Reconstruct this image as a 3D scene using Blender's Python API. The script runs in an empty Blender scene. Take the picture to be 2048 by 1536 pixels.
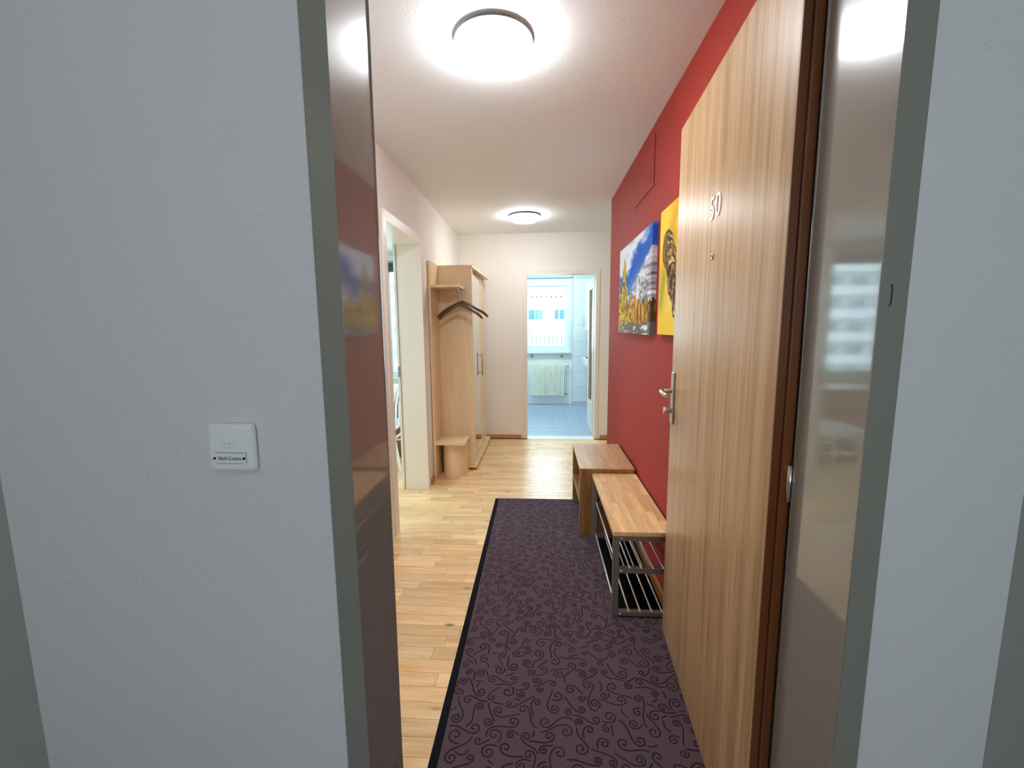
import bpy, bmesh, math, random
import numpy as np
from mathutils import Matrix, Vector

# ------------------------------------------------------------------ camera, world, exposure
S = bpy.context.scene
COL = S.collection
CAM_H = 1.4
cam = bpy.data.cameras.new('camera')
cam_o = bpy.data.objects.new('camera', cam)
COL.objects.link(cam_o)
cam.sensor_fit = 'HORIZONTAL'
cam.sensor_width = 36.0
cam.lens = 865.0 / 2048.0 * 36.0
cam.clip_start = 0.02
cam.clip_end = 300
cam_o.matrix_world = Matrix((
    (0.998049, 0.000901, 0.062426, 0.0),
    (0.061765, 0.131537, -0.989385, 0.0),
    (-0.009102, 0.991311, 0.131225, CAM_H),
    (0, 0, 0, 1)))
S.camera = cam_o

SKY = 9.0
LAMP = 80.0
w = bpy.data.worlds.new('overcast_sky')
S.world = w
w.use_nodes = True
bg = w.node_tree.nodes['Background']
bg.inputs[0].default_value = (0.74, 0.92, 1.0, 1)
bg.inputs[1].default_value = SKY
S.view_settings.view_transform = 'Standard'
S.view_settings.look = 'None'
S.view_settings.gamma = 1.0
S.view_settings.exposure = 0.0
S.view_settings.use_curve_mapping = False
S.cycles.max_bounces = 10
S.cycles.diffuse_bounces = 6
S.cycles.glossy_bounces = 4
S.cycles.transparent_max_bounces = 12
S.cycles.sample_clamp_indirect = 8.0
S.cycles.caustics_reflective = False
S.cycles.use_denoising = True


def portal(name, loc, rot, sx, sy):
    l = bpy.data.lights.new(name, 'AREA')
    l.shape = 'RECTANGLE'
    l.size = sx
    l.size_y = sy
    l.cycles.is_portal = True
    o = bpy.data.objects.new(name, l)
    COL.objects.link(o)
    o.location = loc
    o.rotation_euler = rot
    return o


# daylight portals in the window openings, seen and added (they guide sky light, they emit nothing)
portal('kitchen_daylight', (-0.205, 7.98, 1.56), (math.radians(-90), 0, 0), 1.4, 1.14)
portal('room_daylight', (-2.75, 6.84, 1.55), (math.radians(-90), 0, 0), 2.5, 1.8)
portal('room_side_daylight', (-4.40, 4.0, 1.25), (math.radians(90), 0, math.radians(-90)), 3.6, 2.3)
portal('stairwell_daylight', (0.25, -1.96, 1.6), (math.radians(90), 0, 0), 1.0, 1.2)

# ------------------------------------------------------------------ helpers
R = random.Random(7)


def lin(r, g, b):
    f = lambda c: (c / 255 / 12.92) if c / 255 <= 0.04045 else ((c / 255 + 0.055) / 1.055) ** 2.4
    return (f(r), f(g), f(b), 1)


def mat(name, color, rough=0.5, metal=0.0, bump=0.0, bscale=80.0, var=0.0, vscale=4.0, coat=0.0, spec=0.5, stretch=None):
    """painted or plain surface: fine bump and slight colour mottling"""
    m = bpy.data.materials.new(name)
    m.use_nodes = True
    nt = m.node_tree
    p = nt.nodes['Principled BSDF']
    p.inputs['Base Color'].default_value = (*color[:3], 1)
    p.inputs['Roughness'].default_value = rough
    p.inputs['Metallic'].default_value = metal
    p.inputs['Specular IOR Level'].default_value = spec
    p.inputs['Coat Weight'].default_value = coat
    p.inputs['Coat Roughness'].default_value = 0.03
    geo = nt.nodes.new('ShaderNodeNewGeometry')
    vec = geo.outputs['Position']
    if stretch:
        mp = nt.nodes.new('ShaderNodeMapping')
        mp.inputs['Scale'].default_value = stretch
        nt.links.new(vec, mp.inputs[0])
        vec = mp.outputs[0]
    if bump:
        n = nt.nodes.new('ShaderNodeTexNoise')
        n.inputs['Scale'].default_value = bscale
        n.inputs['Detail'].default_value = 4
        nt.links.new(vec, n.inputs['Vector'])
        b = nt.nodes.new('ShaderNodeBump')
        b.inputs['Strength'].default_value = bump
        b.inputs['Distance'].default_value = 0.004
        nt.links.new(n.outputs[0], b.inputs['Height'])
        nt.links.new(b.outputs[0], p.inputs['Normal'])
    if var:
        n2 = nt.nodes.new('ShaderNodeTexNoise')
        n2.inputs['Scale'].default_value = vscale
        n2.inputs['Detail'].default_value = 5
        nt.links.new(vec, n2.inputs['Vector'])
        mx = nt.nodes.new('ShaderNodeMix')
        mx.data_type = 'RGBA'
        mx.inputs[6].default_value = (*[c * (1 - var) for c in color[:3]], 1)
        mx.inputs[7].default_value = (*[min(1, c * (1 + var)) for c in color[:3]], 1)
        nt.links.new(n2.outputs[0], mx.inputs[0])
        nt.links.new(mx.outputs[2], p.inputs['Base Color'])
    return m


def wood(name, dark, light, axis='X', scale=9.0, stretch=14.0, rough=0.35, per_object=0.0, knots=False, coat=0.0, fine=0.5, bump=0.05):
    """wood grain running along AXIS in world space; PER_OBJECT shifts grain and tone from piece to piece"""
    m = bpy.data.materials.new(name)
    m.use_nodes = True
    nt = m.node_tree
    L = nt.links
    p = nt.nodes['Principled BSDF']
    p.inputs['Roughness'].default_value = rough
    p.inputs['Coat Weight'].default_value = coat
    p.inputs['Coat Roughness'].default_value = 0.12
    geo = nt.nodes.new('ShaderNodeNewGeometry')
    info = nt.nodes.new('ShaderNodeObjectInfo')
    mp = nt.nodes.new('ShaderNodeMapping')
    sc = {'X': (1, stretch, stretch), 'Y': (stretch, 1, stretch), 'Z': (stretch, stretch, 1)}[axis]
    mp.inputs['Scale'].default_value = sc
    off = nt.nodes.new('ShaderNodeVectorMath')
    off.operation = 'SCALE'
    off.inputs[0].default_value = (37.0, 53.0, 71.0)
    L.new(info.outputs['Random'], off.inputs['Scale'])
    L.new(geo.outputs['Position'], mp.inputs[0])
    if per_object:
        L.new(off.outputs[0], mp.inputs['Location'])
    n1 = nt.nodes.new('ShaderNodeTexNoise')
    n1.inputs['Scale'].default_value = scale
    n1.inputs['Detail'].default_value = 6
    n1.inputs['Roughness'].default_value = 0.65
    n1.inputs['Distortion'].default_value = 0.6
    L.new(mp.outputs[0], n1.inputs['Vector'])
    n2 = nt.nodes.new('ShaderNodeTexNoise')
    n2.inputs['Scale'].default_value = scale * 0.28
    n2.inputs['Detail'].default_value = 2
    L.new(mp.outputs[0], n2.inputs['Vector'])
    add = nt.nodes.new('ShaderNodeMath')
    add.operation = 'MULTIPLY_ADD'
    add.inputs[1].default_value = fine
    L.new(n1.outputs[0], add.inputs[0])
    mul = nt.nodes.new('ShaderNodeMath')
    mul.operation = 'MULTIPLY'
    mul.inputs[1].default_value = 1 - fine
    L.new(n2.outputs[0], mul.inputs[0])
    L.new(mul.outputs[0], add.inputs[2])
    rmp = nt.nodes.new('ShaderNodeMapRange')
    rmp.inputs[1].default_value = 0.34
    rmp.inputs[2].default_value = 0.66
    L.new(add.outputs[0], rmp.inputs[0])
    fac = rmp.outputs[0]
    mx = nt.nodes.new('ShaderNodeMix')
    mx.data_type = 'RGBA'
    mx.inputs[6].default_value = (*dark[:3], 1)
    mx.inputs[7].default_value = (*light[:3], 1)
    L.new(fac, mx.inputs[0])
    out = mx.outputs[2]
    if per_object:
        hv = nt.nodes.new('ShaderNodeHueSaturation')
        mr = nt.nodes.new('ShaderNodeMapRange')
        mr.inputs[3].default_value = 1 - per_object
        mr.inputs[4].default_value = 1 + per_object
        L.new(info.outputs['Random'], mr.inputs[0])
        L.new(mr.outputs[0], hv.inputs['Value'])
        L.new(out, hv.inputs['Color'])
        out = hv.outputs[0]
    if knots:
        mk = nt.nodes.new('ShaderNodeMapping')
        mk.inputs['Scale'].default_value = (3.2, 8.0, 1)
        L.new(geo.outputs['Position'], mk.inputs[0])
        vo = nt.nodes.new('ShaderNodeTexVoronoi')
        vo.inputs['Scale'].default_value = 1.0
        L.new(mk.outputs[0], vo.inputs['Vector'])
        kr = nt.nodes.new('ShaderNodeMapRange')
        kr.inputs[1].default_value = 0.03
        kr.inputs[2].default_value = 0.11
        L.new(vo.outputs['Distance'], kr.inputs[0])
        km = nt.nodes.new('ShaderNodeMix')
        km.data_type = 'RGBA'
        km.inputs[6].default_value = (*[c * 0.38 for c in dark[:3]], 1)
        L.new(kr.outputs[0], km.inputs[0])
        L.new(out, km.inputs[7])
        out = km.outputs[2]
    L.new(out, p.inputs['Base Color'])
    if bump:
        b = nt.nodes.new('ShaderNodeBump')
        b.inputs['Strength'].default_value = bump
        b.inputs['Distance'].default_value = 0.002
        L.new(n1.outputs[0], b.inputs['Height'])
        L.new(b.outputs[0], p.inputs['Normal'])
    return m


def glass_mat(name, tint=(0.93, 0.98, 1.0), ior=1.45):
    m = bpy.data.materials.new(name)
    m.use_nodes = True
    nt = m.node_tree
    nt.nodes.clear()
    o = nt.nodes.new('ShaderNodeOutputMaterial')
    t = nt.nodes.new('ShaderNodeBsdfTransparent')
    t.inputs[0].default_value = (*tint, 1)
    g = nt.nodes.new('ShaderNodeBsdfGlossy')
    g.inputs['Roughness'].default_value = 0.02
    f = nt.nodes.new('ShaderNodeFresnel')
    f.inputs[0].default_value = ior
    mx = nt.nodes.new('ShaderNodeMixShader')
    nt.links.new(f.outputs[0], mx.inputs[0])
    nt.links.new(t.outputs[0], mx.inputs[1])
    nt.links.new(g.outputs[0], mx.inputs[2])
    nt.links.new(mx.outputs[0], o.inputs[0])
    return m


def emit_mat(name, color, strength):
    m = bpy.data.materials.new(name)
    m.use_nodes = True
    p = m.node_tree.nodes['Principled BSDF']
    p.inputs['Base Color'].default_value = (0.9, 0.9, 0.9, 1)
    p.inputs['Roughness'].default_value = 0.25
    p.inputs['Emission Color'].default_value = (*color, 1)
    p.inputs['Emission Strength'].default_value = strength
    return m


def box(bm, a, b, bevel=0.0, seg=2):
    x0, y0, z0 = a
    x1, y1, z1 = b
    vs = [bm.verts.new(v) for v in ((x0, y0, z0), (x1, y0, z0), (x1, y1, z0), (x0, y1, z0),
                                    (x0, y0, z1), (x1, y0, z1), (x1, y1, z1), (x0, y1, z1))]
    fs = [bm.faces.new([vs[i] for i in q]) for q in ((0, 3, 2, 1), (4, 5, 6, 7), (0, 1, 5, 4), (1, 2, 6, 5), (2, 3, 7, 6), (3, 0, 4, 7))]
    if bevel:
        es = list({e for f in fs for e in f.edges})
        bmesh.ops.bevel(bm, geom=es, offset=bevel, segments=seg, affect='EDGES', profile=0.5)
    return bm


def tube(bm, pts, r, n=10, closed=False, cap=True):
    """round bar along points; r may be a list"""
    pts = [Vector(p) for p in pts]
    rs = r if isinstance(r, (list, tuple)) else [r] * len(pts)
    rings = []
    prev = None
    for i, p in enumerate(pts):
        if closed:
            d = pts[(i + 1) % len(pts)] - pts[i - 1]
        else:
            d = pts[min(i + 1, len(pts) - 1)] - pts[max(i - 1, 0)]
        d.normalize()
        if prev is None:
            up = Vector((0, 0, 1)) if abs(d.z) < 0.9 else Vector((1, 0, 0))
            u = d.cross(up).normalized()
        else:
            u = (prev - d * prev.dot(d)).normalized()
        prev = u
        v = d.cross(u)
        rings.append([bm.verts.new(p + (u * math.cos(a) + v * math.sin(a)) * rs[i]) for a in [2 * math.pi * k / n for k in range(n)]])
    m = len(rings)
    for i in range(m if closed else m - 1):
        A, B = rings[i], rings[(i + 1) % m]
        for k in range(n):
            f = bm.faces.new((A[k], A[(k + 1) % n], B[(k + 1) % n], B[k]))
            f.smooth = True
    if cap and not closed:
        bm.faces.new(rings[0][::-1])
        bm.faces.new(rings[-1])
    return bm


def lathe(bm, prof, c, n=48, axis='Z'):
    """prof: (r, h) list around axis through c"""
    rings = []
    for r, h in prof:
        if r < 1e-6:
            p = (0, 0, h)
            rings.append([bm.verts.new(p)])
        else:
            rings.append([bm.verts.new((r * math.cos(2 * math.pi * k / n), r * math.sin(2 * math.pi * k / n), h)) for k in range(n)])
    allv = [v for g in rings for v in g]
    for A, B in zip(rings, rings[1:]):
        for k in range(n):
            q = []
            for v in (A[k % len(A)], A[(k + 1) % len(A)], B[(k + 1) % len(B)], B[k % len(B)]):
                if v not in q:
                    q.append(v)
            if len(q) > 2:
                f = bm.faces.new(q)
                f.smooth = True
    rot = Matrix.Identity(4)
    if axis == 'X':
        rot = Matrix.Rotation(math.radians(90), 4, 'Y')
    if axis == 'Y':
        rot = Matrix.Rotation(math.radians(-90), 4, 'X')
    bmesh.ops.transform(bm, matrix=Matrix.Translation(c) @ rot, verts=allv)
    return bm


def prism(bm, poly, fn0, fn1):
    """extrude polygon; fn0/fn1 map (u,v) to 3d for the two ends"""
    a = [bm.verts.new(fn0(*q)) for q in poly]
    b = [bm.verts.new(fn1(*q)) for q in poly]
    n = len(poly)
    bm.faces.new(a[::-1])
    bm.faces.new(b)
    for i in range(n):
        bm.faces.new((a[i], a[(i + 1) % n], b[(i + 1) % n], b[i]))
    return bm


def obj(name, bm, m, parent=None):
    me = bpy.data.meshes.new(name)
    if isinstance(bm, bmesh.types.BMesh):
        bmesh.ops.recalc_face_normals(bm, faces=bm.faces)
        bm.to_mesh(me)
        bm.free()
    else:
        me.from_pydata(*bm)
    me.materials.append(m)
    o = bpy.data.objects.new(name, me)
    COL.objects.link(o)
    if parent is not None:
        o.parent = parent
        o.matrix_parent_inverse = world_inv(parent)
    return o


def world_m(o):
    m = Matrix.LocRotScale(o.location, o.rotation_euler, o.scale)
    if o.parent:
        return world_m(o.parent) @ o.matrix_parent_inverse @ m
    return m


def world_inv(o):
    return world_m(o).inverted()


def tag(o, label=None, cat=None, group=None, kind=None):
    if label:
        o['label'] = label
    if cat:
        o['category'] = cat
    if group:
        o['group'] = group
    if kind:
        o['kind'] = kind
    return o


def root(name, loc, label, cat, group=None, kind=None):
    e = bpy.data.objects.new(name, None)
    COL.objects.link(e)
    e.location = loc
    e.empty_display_size = 0.05
    return tag(e, label, cat, group, kind)


def part(name, m, parent, *boxes, bevel=0.0):
    bm = bmesh.new()
    for a, b in boxes:
        box(bm, a, b, bevel)
    return obj(name, bm, m, parent)


def struct(name, bm, m, label=None, parent=None):
    o = obj(name, bm, m, parent)
    if parent is None:
        tag(o, label, None, None, 'structure')
    return o


def slab(name, axis, c0, c1, u0, u1, v0, v1, m, holes=(), label=None):
    """one connected wall of thickness c0..c1 along AXIS with rectangular holes (u0,u1,v0,v1)"""
    us = sorted({u0, u1, *[h[0] for h in holes], *[h[1] for h in holes]})
    vs = sorted({v0, v1, *[h[2] for h in holes], *[h[3] for h in holes]})
    us = [u for u in us if u0 <= u <= u1]
    vs = [v for v in vs if v0 <= v <= v1]
    solid = {}
    for i in range(len(us) - 1):
        for j in range(len(vs) - 1):
            cu, cv = (us[i] + us[i + 1]) / 2, (vs[j] + vs[j + 1]) / 2
            solid[i, j] = not any(h[0] < cu < h[1] and h[2] < cv < h[3] for h in holes)
    bm = bmesh.new()
    cache = {}

    def V(i, j, k):
        if (i, j, k) not in cache:
            c = (c0, c1)[k]
            p = {'X': (c, us[i], vs[j]), 'Y': (us[i], c, vs[j]), 'Z': (us[i], vs[j], c)}[axis]
            cache[i, j, k] = bm.verts.new(p)
        return cache[i, j, k]
    for (i, j), s in solid.items():
        if not s:
            continue
        for k in (0, 1):
            bm.faces.new([V(i, j, k), V(i + 1, j, k), V(i + 1, j + 1, k), V(i, j + 1, k)])
        for (di, dj, e) in ((-1, 0, ((i, j), (i, j + 1))), (1, 0, ((i + 1, j), (i + 1, j + 1))), (0, -1, ((i, j), (i + 1, j))), (0, 1, ((i, j + 1), (i + 1, j + 1)))):
            if not solid.get((i + di, j + dj), False):
                (a, b), (c, d) = e
                bm.faces.new([V(a, b, 0), V(c, d, 0), V(c, d, 1), V(a, b, 1)])
    return struct(name, bm, m, label)


# ------------------------------------------------------------------ materials
M_plaster = mat('hall_plaster', (0.87, 0.84, 0.79), 0.75, bump=0.35, bscale=120, spec=0.25)
M_ceiling = mat('ceiling_paint', (0.89, 0.91, 0.93), 0.8, bump=0.3, bscale=110, spec=0.2)
M_red = mat('red_wall_paint', (0.32, 0.031, 0.020), 0.7, bump=0.55, bscale=150, spec=0.25, var=0.06, vscale=6)
M_stair = mat('stairwell_plaster', (0.80, 0.76, 0.765), 0.75, bump=0.5, bscale=170, spec=0.3, var=0.025, vscale=3)
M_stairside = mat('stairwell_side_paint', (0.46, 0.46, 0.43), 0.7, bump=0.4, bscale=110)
M_steel = mat('grey_gloss_enamel', (0.28, 0.26, 0.225), 0.2, coat=1.0, bump=0.015, bscale=30, spec=0.15, stretch=(1, 1, 0.35))
M_cream = mat('cream_frame_enamel', (0.86, 0.78, 0.68), 0.35)
M_kitwall = mat('kitchen_paint', (0.84, 0.87, 0.88), 0.7, bump=0.1, bscale=100)
M_kwhite = mat('white_enamel', (0.80, 0.85, 0.86), 0.3)
M_tile = mat('white_wall_tile', (0.76, 0.80, 0.82), 0.2, var=0.02, vscale=9)
M_grout = mat('tile_grout', (0.55, 0.58, 0.60), 0.8)
M_ftile = mat('blue_grey_floor_tile', (0.36, 0.46, 0.60), 0.28, var=0.10, vscale=14, bump=0.05, bscale=60)
M_plank = wood('oak_parquet', lin(226, 180, 122), lin(254, 226, 178), 'X', 8.5, 12, 0.27, per_object=0.13, knots=True, bump=0.02)
M_plankbase = mat('parquet_joint', (0.16, 0.095, 0.05), 0.6)
M_base = wood('oak_baseboard', lin(170, 118, 70), lin(205, 155, 105), 'Y', 9, 12, 0.4)
M_door = wood('striped_door_veneer', lin(150, 114, 74), lin(210, 174, 132), 'Z', 2.8, 44, 0.34, coat=0.0, fine=0.6, bump=0.02)
M_dooredge = wood('brown_varnished_edge', lin(84, 40, 10), lin(128, 66, 24), 'Z', 2.0, 20, 0.3, coat=0.3)
M_maple = wood('maple_veneer', lin(226, 198, 156), lin(243, 221, 184), 'Z', 3.5, 9, 0.38, bump=0.02)
M_bench = wood('oiled_block_top', lin(222, 172, 112), lin(250, 214, 160), 'Y', 10, 12, 0.26, per_object=0.15, coat=0.15)
M_boxwood = wood('brown_oak_box', lin(120, 82, 44), lin(164, 118, 70), 'Z', 8, 12, 0.33)
M_boxtop = wood('brown_oak_box_top', lin(178, 132, 86), lin(214, 170, 120), 'Y', 10, 12, 0.28, per_object=0.10, coat=0.15)
M_metal = mat('brushed_steel', (0.26, 0.235, 0.21), 0.36, metal=0.5, bump=0.05, bscale=60)
M_rod = mat('bright_steel_rod', (0.80, 0.78, 0.75), 0.35, metal=0.35)
M_alu = mat('satin_nickel', (0.66, 0.60, 0.52), 0.3, metal=1.0)
M_grey = mat('grey_handle_metal', (0.28, 0.26, 0.23), 0.4, metal=0.8)
M_rug = mat('aubergine_pile', (0.15, 0.105, 0.125), 0.95, bump=1.0, bscale=900, var=0.22, vscale=500, spec=0.1)
M_swirl = mat('dark_swirl_pile', (0.055, 0.027, 0.043), 0.95, bump=1.0, bscale=900, spec=0.1)
M_rugedge = mat('black_rubber_border', (0.008, 0.009, 0.014), 0.95, spec=0.1)
M_black = mat('black_mat', (0.004, 0.004, 0.004), 0.95, spec=0.08)
M_lampdome = emit_mat('lit_opal_glass', (0.94, 0.97, 1.0), LAMP)
M_lampdome_far = emit_mat('lit_opal_glass_far', (0.94, 0.97, 1.0), LAMP * 0.60)
M_lampring = mat('grey_lamp_ring', (0.45, 0.48, 0.48), 0.4, metal=0.3)
M_hanger = wood('dark_hanger_wood', lin(58, 30, 18), lin(96, 54, 32), 'X', 6, 10, 0.28, coat=0.3)
M_chrome = mat('hook_wire', (0.72, 0.70, 0.66), 0.18, metal=1.0)
M_mirror = mat('mirror_glass', (0.86, 0.89, 0.86), 0.01, metal=1.0)
M_glass = glass_mat('window_glass')
M_bell = mat('white_bell_plastic', (0.96, 0.93, 0.90), 0.28)
M_bellframe = mat('grey_label_frame', (0.42, 0.43, 0.42), 0.3)  # plain grey of the name holder frame
M_ink = mat('black_ink', (0.02, 0.02, 0.022), 0.6)
M_white = mat('white_digit', (0.86, 0.86, 0.86), 0.35)
M_darkhole = mat('dark_hole', (0.01, 0.008, 0.007), 0.6)
M_radiator = mat('cream_radiator_enamel', (0.92, 0.90, 0.74), 0.35)
M_chair = mat('white_lacquer', (0.82, 0.80, 0.80), 0.3)
M_brown = wood('brown_sideboard', lin(110, 68, 38), lin(150, 98, 58), 'Z', 4, 9, 0.35)
M_blind = mat('dark_blind', (0.035, 0.055, 0.065), 0.6)
M_facade = mat('white_render', (0.82, 0.82, 0.82), 0.8, var=0.03, vscale=0.5)
M_facwin = mat('blue_glass', (0.02, 0.09, 0.11), 0.1)
M_towerwin = mat('pale_tower_glass', (0.18, 0.42, 0.46), 0.2)
M_tileroof = mat('pale_roof_tile', (0.28, 0.21, 0.20), 0.7)
M_ground = mat('pale_paving', (0.45, 0.47, 0.45), 0.9)
M_copper = mat('copper_toaster', (0.80, 0.45, 0.22), 0.25, metal=0.6)
M_cabinet = mat('cream_cabinet', (0.66, 0.64, 0.52), 0.35)
M_stairfloor = mat('stairwell_stone', (0.28, 0.28, 0.28), 0.5, var=0.2, vscale=60)

# small trowel pits in the landing plaster
nt_ = M_stair.node_tree
gp = nt_.nodes.new('ShaderNodeNewGeometry')
vp_ = nt_.nodes.new('ShaderNodeTexVoronoi')
vp_.inputs['Scale'].default_value = 130
np_ = nt_.nodes.new('ShaderNodeTexNoise')
np_.inputs['Scale'].default_value = 5.5
np_.inputs['Detail'].default_value = 3
nt_.links.new(gp.outputs['Position'], vp_.inputs['Vector'])
nt_.links.new(gp.outputs['Position'], np_.inputs['Vector'])
th_ = nt_.nodes.new('ShaderNodeMapRange')
th_.inputs[1].default_value = 0.50
th_.inputs[2].default_value = 0.72
th_.inputs[3].default_value = 0.0
th_.inputs[4].default_value = 0.20
nt_.links.new(np_.outputs[0], th_.inputs[0])
lt_ = nt_.nodes.new('ShaderNodeMath')
lt_.operation = 'LESS_THAN'
nt_.links.new(vp_.outputs['Distance'], lt_.inputs[0])
nt_.links.new(th_.outputs[0], lt_.inputs[1])
ps_ = nt_.nodes['Principled BSDF']
old_ = ps_.inputs['Base Color'].links[0].from_socket
mp_ = nt_.nodes.new('ShaderNodeMix')
mp_.data_type = 'RGBA'
mp_.inputs[7].default_value = (0.66, 0.63, 0.635, 1)
nt_.links.new(old_, mp_.inputs[6])
nt_.links.new(lt_.outputs[0], mp_.inputs[0])
nt_.links.new(mp_.outputs[2], ps_.inputs['Base Color'])
M_steel.node_tree.nodes['Principled BSDF'].inputs['Coat IOR'].default_value = 1.75
M_steel.node_tree.nodes['Principled BSDF'].inputs['Coat Roughness'].default_value = 0.055

# ------------------------------------------------------------------ setting: dimensions
XL, XR = -0.971, 0.638          # hall walls
YE0, YE1 = 0.74, 0.945          # entry wall (stair side, hall side)
YB = 5.322                      # back wall of the hall
H = 2.5
RED_END = 4.02
OXL, OXR = -0.338, 0.5405        # entry opening
DZ = 2.19

# floors -----------------------------------------------------------------
fl = struct('floor', box(bmesh.new(), (-4.3, 0.955, -0.12), (1.95, 8.0, -0.008)), M_plankbase,
            'light oak strip parquet of the hall, laid crosswise')
plank_meshes = {}


def plank(x0, x1, y, m=M_plank, parent=fl, z=0.0):
    Lh = round(x1 - x0, 3)
    if Lh not in plank_meshes:
        bm = bmesh.new()
        h, g = Lh / 2 - 0.0004, 0.0344
        vs = [(-h, -g, -0.008), (h, -g, -0.008), (h, g, -0.008), (-h, g, -0.008),
              (-h, -g, -0.001), (h, -g, -0.001), (h, g, -0.001), (-h, g, -0.001),
              (-h + 0.0006, -g + 0.0006, 0), (h - 0.0006, -g + 0.0006, 0), (h - 0.0006, g - 0.0006, 0), (-h + 0.0006, g - 0.0006, 0)]
        fs = [(0, 1, 5, 4), (1, 2, 6, 5), (2, 3, 7, 6), (3, 0, 4, 7), (4, 5, 9, 8), (5, 6, 10, 9), (6, 7, 11, 10), (7, 4, 8, 11), (8, 9, 10, 11), (0, 3, 2, 1)]
        me = bpy.data.meshes.new('plank')
        me.from_pydata(vs, [], fs)
        me.materials.append(m)
        plank_meshes[Lh] = me
    o = bpy.data.objects.new('plank', plank_meshes[Lh])
    COL.objects.link(o)
    o.parent = parent
    o.location = ((x0 + x1) / 2, y, z)
    return o


LENS = (0.28, 0.36, 0.42, 0.48, 0.54)
far_rows = bmesh.new()
y = YE1 + 0.036
while y < YB - 0.02:
    lo = -0.972
    hi = -0.33 if y < 3.36 else (0.640 if y < RED_END + 0.12 else 0.90)
    if 2.74 < y < 3.64:
        lo = -1.60
    x = lo - R.random() * 0.4
    while x < hi - 0.02:
        n = R.choice(LENS)
        a, b = max(x, lo), x + n
        if y > 3.36:
            b = min(b, hi)
        if b - a > 0.05:
            plank(round(a, 2) if a > lo else a, round(b, 2), y)
        x = round(x + n, 2)
    y += 0.07
# the rest of the oak, in the side room and under the rug, as one joined field
y = YE1 + 0.036
field = bmesh.new()
while y < 6.66:
    for (a, b) in (((-0.30, 0.632),) if y < 3.36 else ((0.91, 1.9),) if RED_END < y < YB else ()) + (((-4.2, -1.62),) if 2.74 < y < 3.64 else ((-4.2, -1.19),) if y > 1.6 else ()):
        box(field, (a, y - 0.0345, -0.008), (b, y + 0.0345, -0.0002))
    y += 0.07
fo = obj('plank_field', field, M_plank, fl)
tag(fo, kind='stuff')

# kitchen floor tiles (parts of the kitchen floor)
kfl = struct('floor.001', box(bmesh.new(), (-1.2, 5.42, -0.11), (1.4, 7.95, -0.0065)), M_grout, 'blue grey stone tile floor of the bright kitchen')
kfl.name = 'floor_kitchen'
tile_me = None
for i in range(13):
    for j in range(12):
        x0 = -1.225 + 0.205 * i
        y0 = 5.48 + 0.205 * (j - 0)
        if x0 < -0.63 or x0 > 1.05 or y0 > 7.7:
            continue
        if tile_me is None:
            bm = bmesh.new()
            box(bm, (0.002, 0.002, -0.0065), (0.203, 0.203, 0.0), 0.001, 1)
            tile_me = bpy.data.meshes.new('tile')
            bm.to_mesh(tile_me)
            bm.free()
            tile_me.materials.append(M_ftile)
        o = bpy.data.objects.new('tile', tile_me)
        COL.objects.link(o)
        o.parent = kfl
        o.location = (x0, y0, 0)
struct('trim_threshold', box(bmesh.new(), (-0.15, YB - 0.05, -0.004), (0.68, YB + 0.135, 0.006), 0.003), M_kwhite, 'white sill strip under the kitchen doorway')
bpy.data.objects['trim_threshold'].name = 'trim_4'
slab('floor_stairwell', 'Z', -0.12, 0.0, -1.3, 1.2, -2.0, YE1, M_stairfloor, label='grey stone landing outside the flat')

# ceilings and walls -------------------------------------------------------
slab('ceiling', 'Z', H, H + 0.1, -1.19, 1.95, YE1 - 0.02, YB + 0.06, M_ceiling, label='off-white plastered hall ceiling')
slab('wall_left', 'X', XL - 0.215, XL, YE1, YB, 0, H, M_plaster, holes=((2.757, 3.60, 0.0, 2.092),), label='cream hall wall pierced by the side room doorway')
slab('wall_right', 'X', XR, XR + 0.12, YE1, RED_END, 0, H, M_red, label='red painted hall wall behind the bench')
slab('wall_back', 'Y', YB, YB + 0.12, -1.19, 1.95, 0, H, M_plaster, holes=((-0.165, 0.70, 0.0, 2.045),), label='cream end wall of the hall around the kitchen doorway')
slab('wall_alcove', 'X', 1.95, 2.05, RED_END - 0.3, YB + 0.12, 0, H, M_plaster, label='cream wall closing the alcove past the red wall')
slab('wall_alcove_front', 'Y', RED_END - 0.12, RED_END - 0.001, XR + 0.12, 1.95, 0, H, M_plaster, label='cream return wall behind the red wall')
slab('wall_front', 'Y', YE0, YE1, -1.2, 1.0, 0, H + 0.1, M_stair, holes=((OXL - 0.03, OXR + 0.03, 0.0, DZ + 0.02),), label='rough grey plaster wall around the flat entrance')
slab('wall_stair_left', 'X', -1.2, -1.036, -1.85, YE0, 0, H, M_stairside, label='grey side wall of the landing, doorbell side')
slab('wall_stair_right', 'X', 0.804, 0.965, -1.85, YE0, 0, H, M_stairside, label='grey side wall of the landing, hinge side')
slab('wall_stair_back', 'Y', -1.97, -1.85, -1.2, 0.965, 0, H, M_stair, holes=((-0.15, 0.70, 1.0, 2.2),), label='landing wall with the added stairwell window')
slab('ceiling_stairwell', 'Z', H, H + 0.1, -1.2, 0.965, -1.97, YE0, M_stair, label='grey ceiling of the landing')

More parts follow.
